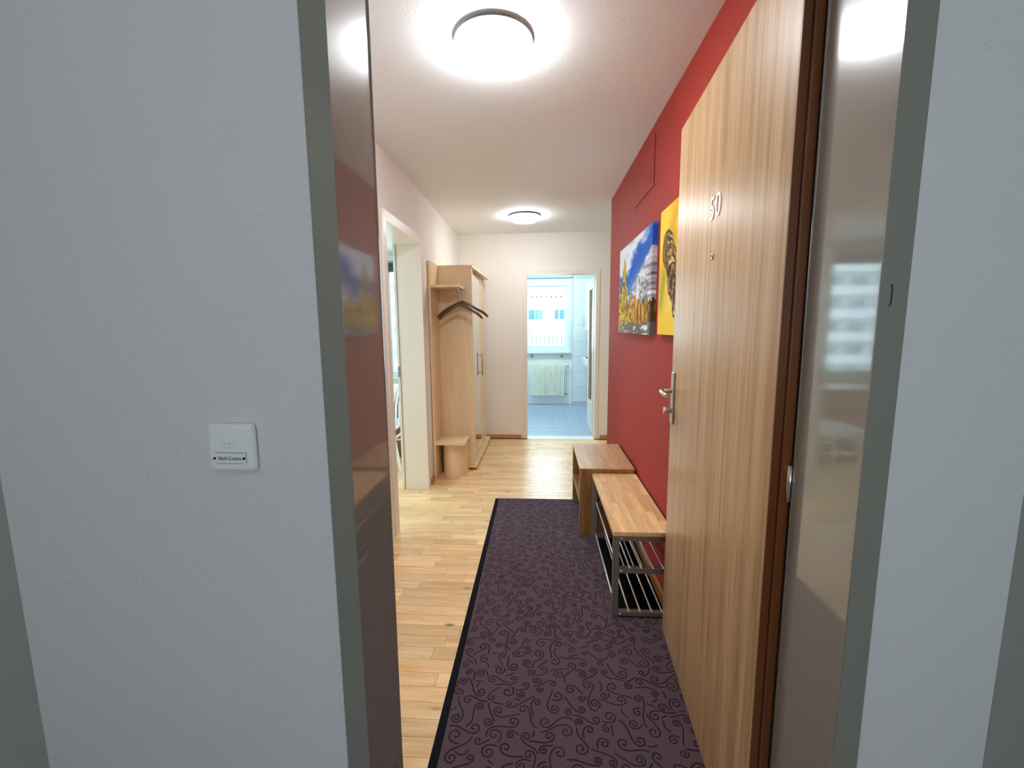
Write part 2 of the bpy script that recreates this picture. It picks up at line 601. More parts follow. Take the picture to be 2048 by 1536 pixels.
# side room (beyond the left doorway)
slab('wall_room_back', 'Y', 6.72, 6.92, -4.3, -1.0, 0, H, M_kitwall, holes=((-4.0, -1.5, 0.65, 2.42),), label='white window wall of the side room')
slab('wall_room_left', 'X', -4.42, -4.3, 1.5, 6.92, 0, H, M_kitwall, holes=((2.2, 5.8, 0.1, 2.4),), label='white far wall of the side room')
slab('wall_room_front', 'Y', 1.4, 1.5, -4.42, -1.186, 0, H, M_kitwall, label='white near wall of the side room')
slab('wall_room_right', 'X', -1.186, -1.02, YB + 0.0, 6.72, 0, H, M_kitwall, label='white wall between side room and kitchen')
slab('ceiling_room', 'Z', H, H + 0.1, -4.42, -1.19, 1.4, 6.92, M_kitwall, label='bright white ceiling of the side room')

# kitchen
slab('wall_kitchen_back', 'Y', 7.78, 7.99, -1.02, 1.42, 0, H, M_kitwall, holes=((-0.885, 0.475, 1.0, 2.13),), label='white kitchen wall under and around the window')
slab('wall_kitchen_left', 'X', -1.02, -1.0, YB + 0.12, 7.78, 0, H, M_kitwall, label='white kitchen side wall')
slab('wall_kitchen_right', 'X', 1.36, 1.48, YB + 0.12, 7.99, 0, H, M_kitwall, label='white kitchen wall carrying the cupboards')
slab('ceiling_kitchen', 'Z', H, H + 0.1, -1.02, 1.42, YB + 0.06, 7.99, M_kitwall, label='white kitchen ceiling')
col = slab('wall_tiled', 'Y', 7.652, 7.78, 0.592, 1.36, 0, H, M_grout, label='white tiled kitchen wall section beside the window')
bm = bmesh.new()
box(bm, (0.002, 0, 0.002), (0.252, 0.008, 0.2645), 0.0015, 1)
wt = bpy.data.meshes.new('wall_tile')
bm.to_mesh(wt)
bm.free()
wt.materials.append(M_tile)
for i in range(3):
    for j in range(8):
        o = bpy.data.objects.new('wall_tile', wt)
        COL.objects.link(o)
        o.parent = col
        o.location = (0.592 + 0.254 * i, 7.644, 0.07 + 0.2665 * j)

# baseboards
struct('baseboard_back', box(bmesh.new(), (-0.97, YB - 0.014, 0), (-0.225, YB, 0.052), 0.003), M_base, 'brown oak baseboard between wardrobe and kitchen doorway')
struct('baseboard_back_right', box(bmesh.new(), (0.755, YB - 0.014, 0), (1.93, YB, 0.052), 0.003), M_base, 'brown oak baseboard right of the kitchen doorway')
struct('baseboard_left', box(bmesh.new(), (XL, 3.672, 0), (XL + 0.014, 3.795, 0.052), 0.003), M_base, 'short brown oak baseboard between side doorway and coat rack')
struct('baseboard_right', box(bmesh.new(), (XR - 0.013, 1.9, 0), (XR, RED_END, 0.052), 0.003), M_base, 'brown oak baseboard along the red wall')

# entry steel frame (trim_1): bent profile, two legs and a head, one connected mesh
def frame_mesh(yf, yi, x0, x1, zt, face, m, name, label, bev=0.006):
    """U-shaped door lining in a Y-facing wall: outer polygon minus opening, swept through the wall"""
    bm = bmesh.new()
    prof = [(x0 - face, 0), (x0 - face, zt + face), (x1 + face, zt + face), (x1 + face, 0), (x1, 0), (x1, zt), (x0, zt), (x0, 0)]
    prism(bm, prof, lambda u, v: (u, yf, v), lambda u, v: (u, yi, v))
    bmesh.ops.bevel(bm, geom=[e for e in bm.edges], offset=bev, segments=3, affect='EDGES', profile=0.5)
    for f in bm.faces:
        f.smooth = False
    return struct(name, bm, m, label)


frame_mesh(0.734, 0.925, OXL, OXR, DZ, 0.0445, M_steel, 'trim_1', 'glossy grey steel frame around the flat entrance', 0.0035)
bm = bmesh.new()
prism(bm, [(OXL - 0.05, 0), (OXL - 0.05, DZ + 0.05), (OXR + 0.07, DZ + 0.05), (OXR + 0.07, 0), (OXR + 0.008, 0), (OXR + 0.008, DZ + 0.012), (OXL - 0.018, DZ + 0.012), (OXL - 0.018, 0)],
      lambda u, v: (u, 0.925, v), lambda u, v: (u, 0.957, v))
obj('rebate', bm, M_steel, bpy.data.objects['trim_1'])
obj('seal_strip', box(bmesh.new(), (OXL - 0.015, 0.9255, 0.0), (OXL - 0.005, 0.934, DZ)), M_black, bpy.data.objects['trim_1'])
obj('scratch_mark', tube(bmesh.new(), [(0.5565, 0.7335, 1.461), (0.5580, 0.7335, 1.451), (0.5575, 0.7335, 1.430), (0.5548, 0.7335, 1.427)], 0.0009, 6), M_darkhole, bpy.data.objects['trim_1'])

# side doorway frame (cream steel lining) in the left wall
def lining_x(xf, xi, y0, y1, zt, face, m, name, label):
    bm = bmesh.new()
    prof = [(y0 - face, 0), (y0 - face, zt + face), (y1 + face, zt + face), (y1 + face, 0), (y1, 0), (y1, zt), (y0, zt), (y0, 0)]
    prism(bm, prof, lambda u, v: (xf, u, v), lambda u, v: (xf - 0.014, u, v))
    t = 0.018
    prof2 = [(y0 - t, 0), (y0 - t, zt + t), (y1 + t, zt + t), (y1 + t, 0), (y1, 0), (y1, zt), (y0, zt), (y0, 0)]
    o = struct(name, bm, m, label)
    b2 = bmesh.new()
    prism(b2, prof2, lambda u, v: (xf - 0.0142, u, v), lambda u, v: (xi, u, v))
    obj('lining', b2, m, o)
    return o


t2 = lining_x(XL + 0.012, XL - 0.222, 2.775, 3.575, 2.072, 0.062, M_cream, 'trim_2', 'cream enamel frame of the side room doorway')
obj('strike_plate', box(bmesh.new(), (-1.190, 3.5725, 0.985), (-1.172, 3.5752, 1.075), 0.0008, 1), M_grey, t2)
obj('seal_strip', box(bmesh.new(), (-1.172, 3.572, 0.0), (-1.166, 3.5752, 2.07)), M_grey, t2)

# kitchen doorway frame
frame_mesh(YB - 0.012, YB + 0.128, -0.147, 0.682, 2.024, 0.045, M_cream, 'trim_3', 'cream enamel frame of the kitchen doorway', 0.003)

# kitchen door leaf (door_2), open into the kitchen
d2 = root('door_2', (0.70, 5.46, 0), 'cream kitchen door with tall glass panel, swung open', None, None, 'structure')
bm = bmesh.new()
ya, yb, x0, x1 = 5.462, 6.10, 0.676, 0.716
prof_out = [(ya, 0.012), (yb, 0.012), (yb, 2.01), (ya, 2.01)]
ga, gb, g0, g1 = ya + 0.13, yb - 0.12, 0.40, 1.87
for a, b in (((ya, .012), (ga, 2.01)), ((gb, .012), (yb, 2.01))):
    pass
us, vs_ = [ya, ga, gb, yb], [0.012, g0, g1, 2.01]
cache = {}
def VV(i, j, k):
    if (i, j, k) not in cache:
        cache[i, j, k] = bm.verts.new(((x0, x1)[k], us[i], vs_[j]))
    return cache[i, j, k]
for i in range(3):
    for j in range(3):
        if (i, j) == (1, 1):
            continue
        for k in (0, 1):
            bm.faces.new([VV(i, j, k), VV(i + 1, j, k), VV(i + 1, j + 1, k), VV(i, j + 1, k)])
        for di, dj, e in ((-1, 0, ((i, j), (i, j + 1))), (1, 0, ((i + 1, j), (i + 1, j + 1))), (0, -1, ((i, j), (i + 1, j))), (0, 1, ((i, j + 1), (i + 1, j + 1)))):
            ni, nj = i + di, j + dj
            if not (0 <= ni < 3 and 0 <= nj < 3) or (ni, nj) == (1, 1):
                bm.faces.new([VV(*e[0], 0), VV(*e[1], 0), VV(*e[1], 1), VV(*e[0], 1)])
leaf2 = obj('leaf', bm, M_cream, d2)
obj('pane', box(bmesh.new(), (0.693, ga, g0), (0.698, gb, g1)), M_glass, leaf2)

# ------------------------------------------------------------------ entry door (door_1), swung open along the red wall
A = Vector((0.564, 1.857))
B = Vector((0.523, 1.232))
DU = (A - B).normalized()                      # along the leaf towards the latch
NRM = Vector((-DU.y, DU.x))                    # out of the numbered face (towards -X)
HP = B + DU * ((0.945 - B.y) / DU.y)           # hinge end of the face
LW = (A - HP).length + 0.012
LEAF = Matrix(((DU.x, 0, NRM.x, HP.x), (DU.y, 0, NRM.y, HP.y), (0, 1, 0, 0), (0, 0, 0, 1)))
# leaf space: x along the leaf, y up, z out of the numbered face


def to_leaf(bm):
    bmesh.ops.transform(bm, matrix=LEAF, verts=bm.verts)
    return bm


d1 = root('door_1', (HP.x, HP.y, 0), 'striped wood entrance door numbered 50, open against the red wall', None, None, 'structure')
LT = 2.168
leaf = obj('leaf', to_leaf(box(bmesh.new(), (0.0012, 0.012, -0.018), (LW, LT, 0.0), 0.0015)), M_door, d1)
obj('hinge_edge', to_leaf(box(bmesh.new(), (-0.0012, 0.0125, -0.0175), (0.0011, LT - 0.0005, -0.0004))), M_dooredge, leaf)
obj('rebate_lip', to_leaf(box(bmesh.new(), (-0.010, 0.012, -0.038), (LW + 0.012, LT + 0.010, -0.0182), 0.003)), M_dooredge, leaf)
obj('hinge', to_leaf(tube(bmesh.new(), [(-0.013, 1.02, -0.034), (-0.013, 1.10, -0.034)], 0.006, 10)), M_alu, leaf)
# face position helper: from world Y on the face
fy = lambda Y: (Y - HP.y) / DU.y
sp = fy(1.826)
hp = obj('handle_plate', to_leaf(box(bmesh.new(), (sp - 0.019, 0.988, 0.0002), (sp + 0.019, 1.208, 0.009), 0.004, 3)), M_alu, leaf)
bm = bmesh.new()
tube(bm, [(sp, 1.128, 0.004), (sp, 1.128, 0.040), (sp - 0.006, 1.128, 0.050), (sp - 0.020, 1.128, 0.054), (sp - 0.07, 1.126, 0.055), (sp - 0.115, 1.124, 0.054)],
     [0.0095, 0.0095, 0.010, 0.010, 0.0095, 0.009], 12)
obj('lever', to_leaf(bm), M_alu, leaf)
obj('knob', to_leaf(lathe(bmesh.new(), [(0, 0.004), (0.011, 0.004), (0.011, 0.026), (0.015, 0.028), (0.015, 0.036), (0.013, 0.039), (0, 0.039)], (sp, 1.045, 0), 24)), M_alu, leaf)
pp = fy(1.411)
obj('peephole', to_leaf(lathe(bmesh.new(), [(0.004, 0.0), (0.0105, 0.0), (0.0105, 0.003), (0.0085, 0.0045), (0.005, 0.003), (0.0045, 0.001), (0, 0.001)], (pp, 1.609, 0), 24)), M_alu, leaf)
obj('peephole_lens', to_leaf(lathe(bmesh.new(), [(0.0045, 0.0012), (0.003, 0.003), (0, 0.0035)], (pp, 1.609, 0), 16)), M_darkhole, leaf)


def text_part(name, body, size, matrix, m, parent, thick=0.0008, offset=0.0, xs=1.0, shear=0.0):
    cu = bpy.data.curves.new(name, 'FONT')
    cu.body = body
    cu.size = size
    cu.extrude = thick
    cu.offset = offset
    cu.shear = shear
    cu.align_x = 'CENTER'
    cu.align_y = 'CENTER'
    tmp = bpy.data.objects.new(name, cu)
    COL.objects.link(tmp)
    dg = bpy.context.evaluated_depsgraph_get()
    me = bpy.data.meshes.new_from_object(tmp.evaluated_get(dg))
    bpy.data.objects.remove(tmp)
    me.transform(matrix @ Matrix.Diagonal((xs, 1, 1, 1)))
    me.materials.clear()
    me.materials.append(m)
    o = bpy.data.objects.new(name, me)
    COL.objects.link(o)
    o.parent = parent
    o.matrix_parent_inverse = world_inv(parent)
    return o


FL = Matrix(((-1, 0, 0, 0), (0, 1, 0, 0), (0, 0, 1, 0), (0, 0, 0, 1)))


def on_leaf(Y, z, off=0.001):
    # text reads from the latch side to the hinge side
    c = HP + DU * fy(Y) + NRM * off
    return Matrix(((-DU.x, 0, NRM.x, c.x), (-DU.y, 0, NRM.y, c.y), (0, 1, 0, z), (0, 0, 0, 1)))


text_part('digit', '5', 0.098, on_leaf(1.432, 1.752), M_white, leaf, 0.0012, 0.0004)
text_part('digit', '0', 0.098, on_leaf(1.378, 1.752), M_white, leaf, 0.0012, 0.0004)

# ------------------------------------------------------------------ windows
def window(name, label, y, x0, x1, z0, z1, parts, fw=0.055, m=M_kwhite):
    bm = bmesh.new()
    prism_frame(bm, x0, x1, z0, z1, fw, y - 0.045, y + 0.02)
    r = obj(name, bm, m)
    tag(r, label, None, None, 'structure')
    w_ = (x1 - x0 - 2 * fw - 0.05 * (parts - 1)) / parts
    for i in range(parts):
        a = x0 + fw + i * (w_ + 0.05)
        if i:
            obj('mullion', box(bmesh.new(), (a - 0.05, y - 0.04, z0 + fw), (a, y + 0.015, z1 - fw), 0.004), m, r)
        obj('pane', box(bmesh.new(), (a, y - 0.012, z0 + fw), (a + w_, y - 0.006, z1 - fw)), M_glass, r)
    return r


def prism_frame(bm, x0, x1, z0, z1, fw, ya, yb):
    o = [(x0, z0), (x1, z0), (x1, z1), (x0, z1)]
    i = [(x0 + fw, z0 + fw), (x1 - fw, z0 + fw), (x1 - fw, z1 - fw), (x0 + fw, z1 - fw)]
    V = {(n, k, s): bm.verts.new((p[0], (ya, yb)[s], p[1])) for n, L_ in (('o', o), ('i', i)) for k, p in enumerate(L_) for s in (0, 1)}
    for k in range(4):
        l = (k + 1) % 4
        bm.faces.new((V['o', k, 0], V['o', l, 0], V['i', l, 0], V['i', k, 0]))
        bm.faces.new((V['o', k, 1], V['i', k, 1], V['i', l, 1], V['o', l, 1]))
        bm.faces.new((V['o', k, 0], V['o', k, 1], V['o', l, 1], V['o', l, 0]))
        bm.faces.new((V['i', k, 0], V['i', l, 0], V['i', l, 1], V['i', k, 1]))
    return bm


w1 = window('window_1', 'white framed kitchen window above the radiator', 7.83, -0.915, 0.505, 1.0, 2.13, 2)  # left sash is hidden, added to let more daylight into the kitchen
bm = bmesh.new()
prism_frame(bm, -0.965, 0.555, 0.955, 2.165, 0.06, 7.755, 7.781)
obj('window_casing', bm, M_kwhite, w1)
obj('window_sill', box(bmesh.new(), (-1.0, 7.70, 0.925), (0.572, 7.80, 0.953), 0.006), M_kwhite, w1)
w2 = window('window_2', 'wide white framed window of the side room', 6.80, -4.0, -1.5, 0.65, 2.42, 3)
obj('blind_box', box(bmesh.new(), (-4.02, 6.66, 2.25), (-1.45, 6.718, 2.385), 0.006), M_blind, w2)
obj('window_sill', box(bmesh.new(), (-4.02, 6.60, 0.60), (-1.45, 6.72, 0.64), 0.006), M_kwhite, w2)
window('window_added_3', 'unseen stairwell window added behind the viewer for daylight', -1.9, -0.15, 0.70, 1.0, 2.2, 2)  # out of view, added to light the landing from behind

bm = bmesh.new()
prism_frame(bm, 2.2, 5.8, 0.1, 2.4, 0.06, -4.40, -4.34)
bmesh.ops.transform(bm, matrix=Matrix(((0, 1, 0, 0), (1, 0, 0, 0), (0, 0, 1, 0), (0, 0, 0, 1))), verts=bm.verts)
w4 = struct('window_added_4', bm, M_kwhite, 'unseen tall window added in the far wall to brighten the side room')  # out of view, added so more daylight reaches the side room
for k in range(3):
    a = 2.26 + k * 1.18
    obj('pane', box(bmesh.new(), (-4.375, a, 0.16), (-4.369, a + 1.12, 2.34)), M_glass, w4)
    if k:
        obj('mullion', box(bmesh.new(), (-4.39, a - 0.06, 0.16), (-4.35, a, 2.34)), M_kwhite, w4)

# kitchen curtain rail
r_ = root('curtain_rail', (-0.1, 7.72, 2.27), 'grey curtain rail above the kitchen window', 'curtain rail')
obj('rail', box(bmesh.new(), (-0.98, 7.70, 2.238), (0.585, 7.745, 2.292), 0.006), mat('pale_grey_rail', (0.50, 0.56, 0.57), 0.4), r_)
for xx in (-0.6, 0.45):
    obj('bracket', box(bmesh.new(), (xx, 7.745, 2.25), (xx + 0.03, 7.78, 2.28), 0.003), M_kwhite, r_)

# knobs under the sill
for i, xx in enumerate((-0.126, 0.401)):
    k = obj('wall_hook', lathe(bmesh.new(), [(0, 0), (0.008, 0), (0.008, -0.03), (0.022, -0.034), (0.024, -0.045), (0.018, -0.055), (0, -0.058)], (xx, 7.78, 0.875), 20, 'Y'), M_grey)
    tag(k, ('dark round hook under the kitchen sill, above the blank end of the radiator', 'dark round hook under the kitchen sill, above the radiator valve')[i], 'hook', 'hooks under the kitchen window')

# radiator
ra = root('radiator', (0.16, 7.7, 0.16), 'cream ribbed radiator under the kitchen window', 'radiator')
nf = 19
for i in range(nf):
    xx = -0.136 + 0.0315 * i
    bm = bmesh.new()
    box(bm, (xx - 0.0125, 7.648, 0.175), (xx + 0.0125, 7.70, 0.748), 0.007, 2)
    obj('fin', bm, M_radiator, ra)
for zz in (0.205, 0.715):
    obj('header_pipe', tube(bmesh.new(), [(-0.155, 7.705, zz), (0.45, 7.705, zz)], 0.014, 10), M_radiator, ra)
for xx in (-0.07, 0.38):
    obj('bracket', box(bmesh.new(), (xx, 7.705, 0.60), (xx + 0.03, 7.779, 0.66)), M_radiator, ra)
bm = bmesh.new()
tube(bm, [(0.45, 7.705, 0.715), (0.50, 7.705, 0.715), (0.50, 7.779, 0.715)], 0.010, 8)
obj('supply_pipe', bm, M_kwhite, ra)
obj('valve', lathe(bmesh.new(), [(0, -0.03), (0.018, -0.028), (0.02, 0.02), (0, 0.025)], (0.50, 7.70, 0.715), 16, 'X'), M_kwhite, ra)
bm = bmesh.new()
tube(bm, [(0.45, 7.705, 0.205), (0.50, 7.705, 0.19), (0.50, 7.779, 0.19)], 0.009, 8)
obj('return_pipe', bm, M_grey, ra)

# kitchen wall cupboard, counter, toaster
cu = root('wall_cupboard', (1.0, 6.7, 1.33), 'cream upper kitchen cupboard on the right-hand wall', 'cupboard')
obj('body', box(bmesh.new(), (0.775, 5.95, 1.335), (1.36, 7.40, 2.07), 0.003), M_cabinet, cu)
for i in range(3):
    dd = obj('door', box(bmesh.new(), (0.755, 5.953 + 0.482 * i, 1.338), (0.7745, 5.953 + 0.482 * i + 0.478, 2.067), 0.003), M_cabinet, cu)
    obj('handle', tube(bmesh.new(), [(0.7545, 6.37 + 0.482 * i, 1.40), (0.73, 6.37 + 0.482 * i, 1.40), (0.73, 6.37 + 0.482 * i, 1.52), (0.7545, 6.37 + 0.482 * i, 1.52)], 0.004, 6), M_alu, dd)
ct = root('kitchen_counter', (1.0, 6.8, 0.88), 'white wall-hung kitchen counter under the cupboard', 'counter')
obj('worktop', box(bmesh.new(), (0.728, 6.1, 0.855), (1.36, 7.42, 0.88), 0.004), M_kwhite, ct)
obj('apron', box(bmesh.new(), (0.735, 6.11, 0.775), (1.36, 7.41, 0.8545), 0.004), M_kwhite, ct)
to = root('toaster', (0.84, 7.0, 0.88), 'small copper toaster at the end of the white kitchen counter', 'toaster')
obj('body', box(bmesh.new(), (0.765, 6.86, 0.895), (0.90, 7.12, 1.025), 0.03, 4), M_copper, to)
obj('base', box(bmesh.new(), (0.76, 6.85, 0.881), (0.905, 7.13, 0.897), 0.004), M_darkhole, to)
obj('slot', box(bmesh.new(), (0.80, 6.90, 1.024), (0.865, 7.08, 1.0265)), M_darkhole, to)
obj('lever', box(bmesh.new(), (0.815, 6.835, 0.96), (0.85, 6.858, 0.975), 0.003), M_darkhole, to)

# ------------------------------------------------------------------ unseen lamps added to brighten the kitchen and the landing
M_kitchen_fill = emit_mat('kitchen_fill_glow', (0.66, 0.93, 1.0), 52.0)
M_landing_fill = emit_mat('landing_fill_glow', (1.0, 0.84, 0.72), 15.0)
kl = root('kitchen_fill_lamp', (0.1, 6.7, H), 'unseen strip lamp added to brighten the kitchen', 'ceiling lamp')
obj('housing', box(bmesh.new(), (-0.5, 6.62, H - 0.035), (0.7, 6.78, H - 0.0005), 0.004), M_kwhite, kl)
obj('diffuser', box(bmesh.new(), (-0.49, 6.63, H - 0.075), (0.69, 6.77, H - 0.0355), 0.012, 3), M_kitchen_fill, kl)
ll = root('landing_fill_lamp', (-0.55, -0.75, H), 'unseen round lamp added to brighten the stair landing', 'ceiling lamp')
obj('base', lathe(bmesh.new(), [(0, -0.0005), (0.15, -0.0005), (0.15, -0.02), (0, -0.02)], (-0.55, -0.75, H), 40), M_kwhite, ll)
obj('diffuser', lathe(bmesh.new(), [(0.148, -0.0205), (0.14, -0.05), (0.10, -0.075), (0, -0.085)], (-0.55, -0.75, H), 40), M_landing_fill, ll)

# ------------------------------------------------------------------ hall ceiling lamps
def lamp(loc, label, r=0.148, dome=M_lampdome):
    e = root('ceiling_lamp', (loc[0], loc[1], H), label, 'ceiling lamp', 'round ceiling lamps of the hall')
    c = (loc[0], loc[1], H)
    k = r / 0.148
    obj('mounting_ring', lathe(bmesh.new(), [(0, -0.0005), (0.136 * k, -0.0005), (0.138 * k, -0.014), (0.1512 * k, -0.014), (0.1512 * k, -0.0175), (0.1 * k, -0.0175)], c, 64), M_lampring, e)
    prof = [(0.150 * k, -0.018), (0.149 * k, -0.025)]
    for i in range(1, 11):
        a = math.pi / 2 * i / 10
        prof.append((0.147 * k * math.cos(a), -0.028 - 0.046 * math.sin(a)))
    prof[-1] = (0, prof[-1][1])
    obj('diffuser', lathe(bmesh.new(), prof, c, 64), dome, e)
    return e


lamp((-0.174, 1.815), 'lit round opal ceiling lamp nearer the entrance door')
lamp((-0.143, 4.49), 'lit round opal ceiling lamp nearer the kitchen doorway', 0.155, M_lampdome_far)
cv = obj('ceiling_cover', lathe(bmesh.new(), [(0, -0.008), (0.04, -0.008), (0.046, -0.004), (0.046, -0.0005)], (-0.80, 5.24, H), 32), M_ceiling)
tag(cv, 'small blank round cover plate on the ceiling above the wardrobe', 'cover plate')

# painted access hatch on the red wall
ha = root('access_hatch', (XR, 2.78, 2.25), 'red painted access hatch high on the red wall', 'hatch')
hl = obj('hatch_panel', box(bmesh.new(), (XR - 0.006, 2.565, 2.168), (XR, 3.05, 2.44), 0.002, 1), M_red, ha)
obj('key_slot', box(bmesh.new(), (XR - 0.0075, 2.622, 2.206), (XR - 0.0055, 2.640, 2.262)), M_darkhole, hl)

# ------------------------------------------------------------------ doorbell on the stair wall
be = root('doorbell', (-0.562, YE0, 1.1448), 'white square doorbell on the grey plaster wall', 'doorbell')
yb_ = YE0
bm = bmesh.new()
box(bm, (-0.59893, yb_ - 0.017, 1.1433), (-0.51111, yb_, 1.2323), 0.009, 4)
pl = obj('housing', bm, M_bell, be)
obj('push_button', lathe(bmesh.new(), [(0.0125, 0), (0.0125, -0.003), (0.0095, -0.0035), (0.009, -0.001), (0.0058, -0.001), (0.0055, -0.0065), (0.0045, -0.008), (0, -0.0085)], (-0.55601, yb_ - 0.0168, 1.2008), 32, 'Y'), M_bell, be)
nm = obj('name_holder', box(bmesh.new(), (-0.58610, yb_ - 0.0185, 1.1593), (-0.52492, yb_ - 0.0165, 1.1803), 0.0015, 2), M_bellframe, be)
obj('name_card', box(bmesh.new(), (-0.58067, yb_ - 0.0192, 1.1608), (-0.53134, yb_ - 0.0184, 1.1790)), M_bell, be)
obj('holder_cover', box(bmesh.new(), (-0.58561, yb_ - 0.0189, 1.1598), (-0.58117, yb_ - 0.0183, 1.1798)), M_bell, be)
obj('holder_cover', box(bmesh.new(), (-0.53084, yb_ - 0.0189, 1.1598), (-0.52542, yb_ - 0.0183, 1.1798)), M_bell, be)
for xx in (-0.58363, -0.52838):
    obj('screw', lathe(bmesh.new(), [(0, -0.0035), (0.0018, -0.003), (0.0024, 0)], (xx, yb_ - 0.0186, 1.1698), 12, 'Y'), M_darkhole, be)
FRONT = lambda x, z, y: Matrix(((1, 0, 0, x), (0, 0, -1, y), (0, 1, 0, z), (0, 0, 0, 1)))
text_part('handwriting', 'Nadi-Cotesu', 0.0098, FRONT(-0.55601, 1.1696, yb_ - 0.0196), M_ink, be, 0.0001, 0.0, 0.86, 0.25)

# ------------------------------------------------------------------ coat rack and wardrobe
ck = root('coat_rack', (XL, 3.8, 0), 'pale maple coat rack panel with shelf and seat beside the wardrobe', 'coat rack')
WY = 4.10
obj('back_panel', box(bmesh.new(), (XL + 0.004, 3.80, 0.0), (XL + 0.026, WY - 0.002, 1.976), 0.002), M_maple, ck)
obj('edge_band', box(bmesh.new(), (XL + 0.0005, 3.803, 0.001), (XL + 0.0038, WY - 0.003, 1.972)), M_brown, ck)
obj('hat_shelf', box(bmesh.new(), (XL + 0.0262, 3.79, 1.745), (-0.690, WY - 0.002, 1.767), 0.003), M_maple, ck)
st = obj('seat', box(bmesh.new(), (XL + 0.012, 3.785, 0.333), (-0.672, WY - 0.002, 0.355), 0.003), M_maple, ck)
bm = bmesh.new()
pts = []
x0_, x1_ = -0.915, -0.690
for i in range(17):
    t = i / 16
    a = math.pi * t
    pts.append(((x0_ + x1_) / 2 - (x1_ - x0_) / 2 * math.cos(a), 4.00 - 0.145 * math.sin(a)))
inn = [((p[0] - (x0_ + x1_) / 2) * 0.90 + (x0_ + x1_) / 2, 4.00 - (4.00 - p[1]) * 0.88) for p in pts]
prism(bm, pts + inn[::-1], lambda u, v: (u, v, 0.0), lambda u, v: (u, v, 0.3325))
obj('curved_support', bm, M_maple, ck)
obj('support_side', box(bmesh.new(), (-0.706, 4.0005, 0.0), (-0.690, WY - 0.002, 0.3325), 0.001, 1), M_maple, ck)
# rail with hooks under the shelf
rl = obj('hanging_rail', tube(bmesh.new(), [(-0.702, 3.815, 1.744), (-0.702, 3.815, 1.722), (-0.702, 3.83, 1.715), (-0.702, 4.05, 1.715), (-0.702, 4.065, 1.722), (-0.702, 4.065, 1.744)], 0.0045, 8), M_chrome, ck)
for yy in (3.835, 3.94, 4.03):
    obj('hook', tube(bmesh.new(), [(-0.760, yy, 1.7445), (-0.760, yy, 1.712), (-0.753, yy, 1.700), (-0.742, yy, 1.700), (-0.736, yy, 1.710), (-0.736, yy, 1.722)], 0.0028, 8), M_chrome, ck)

wr = root('wardrobe', (-0.80, 4.66, 0), 'tall pale maple wardrobe with mirror door in the hall corner', 'wardrobe')
Y0, Y1, Z0, Z1 = WY, 5.225, 0.022, 1.952
obj('side_panel', box(bmesh.new(), (XL + 0.004, Y0, Z0 + 0.03), (-0.628, Y0 + 0.02, Z1), 0.0015), M_maple, wr)
obj('side_panel', box(bmesh.new(), (XL + 0.004, Y1 - 0.02, Z0 + 0.03), (-0.655, Y1, Z1), 0.0015), M_maple, wr)
obj('back', box(bmesh.new(), (XL + 0.004, Y0 + 0.0205, Z0 + 0.03), (XL + 0.010, Y1 - 0.0205, Z1)), M_maple, wr)
obj('front_post', box(bmesh.new(), (-0.655, Y0 + 0.0205, Z0 + 0.03), (-0.630, Y0 + 0.075, Z1), 0.002), M_maple, wr)
bm = bmesh.new()
prism(bm, [(XL + 0.004, Y0 - 0.001), (-0.622, Y0 - 0.001), (-0.590, Y1 + 0.004), (XL + 0.004, Y1 + 0.004)], lambda u, v: (u, v, Z1 + 0.0005), lambda u, v: (u, v, Z1 + 0.022))
obj('cornice', bm, M_maple, wr)
bm = bmesh.new()
prism(bm, [(XL + 0.004, Y0 - 0.001), (-0.612, Y0 - 0.001), (-0.604, Y1 + 0.004), (XL + 0.004, Y1 + 0.004)], lambda u, v: (u, v, Z0), lambda u, v: (u, v, Z0 + 0.0295))
obj('plinth', bm, M_maple, wr)
for (xx, yy) in ((-0.94, Y0 + 0.06), (-0.66, Y0 + 0.09), (-0.94, Y1 - 0.06), (-0.66, Y1 - 0.06)):
    obj('foot', lathe(bmesh.new(), [(0, 0), (0.018, 0), (0.018, Z0 - 0.0005), (0, Z0 - 0.0005)], (xx, yy, 0), 16), M_darkhole, wr)
XD = -0.658
d_ = obj('door', box(bmesh.new(), (XD - 0.018, Y0 + 0.078, 0.058), (XD, 4.80, 1.945), 0.0015), M_maple, wr)
obj('mirror', box(bmesh.new(), (XD + 0.0002, Y0 + 0.105, 0.085), (XD + 0.004, 4.775, 1.915), 0.0015, 1), M_mirror, d_)
d2_ = obj('door', box(bmesh.new(), (XD - 0.018, 4.806, 0.058), (XD, Y1 - 0.022, 1.945), 0.0015), M_maple, wr)
bm = bmesh.new()
tube(bm, [(XD + 0.030, 4.755, 0.868), (XD + 0.030, 4.755, 1.128)], 0.0052, 10)
h_ = obj('handle', bm, M_grey, d_)
for zz in (0.903, 1.093):
    obj('handle_post', tube(bmesh.new(), [(XD + 0.0042, 4.755, zz), (XD + 0.0248, 4.755, zz)], 0.004, 8), M_grey, d_)

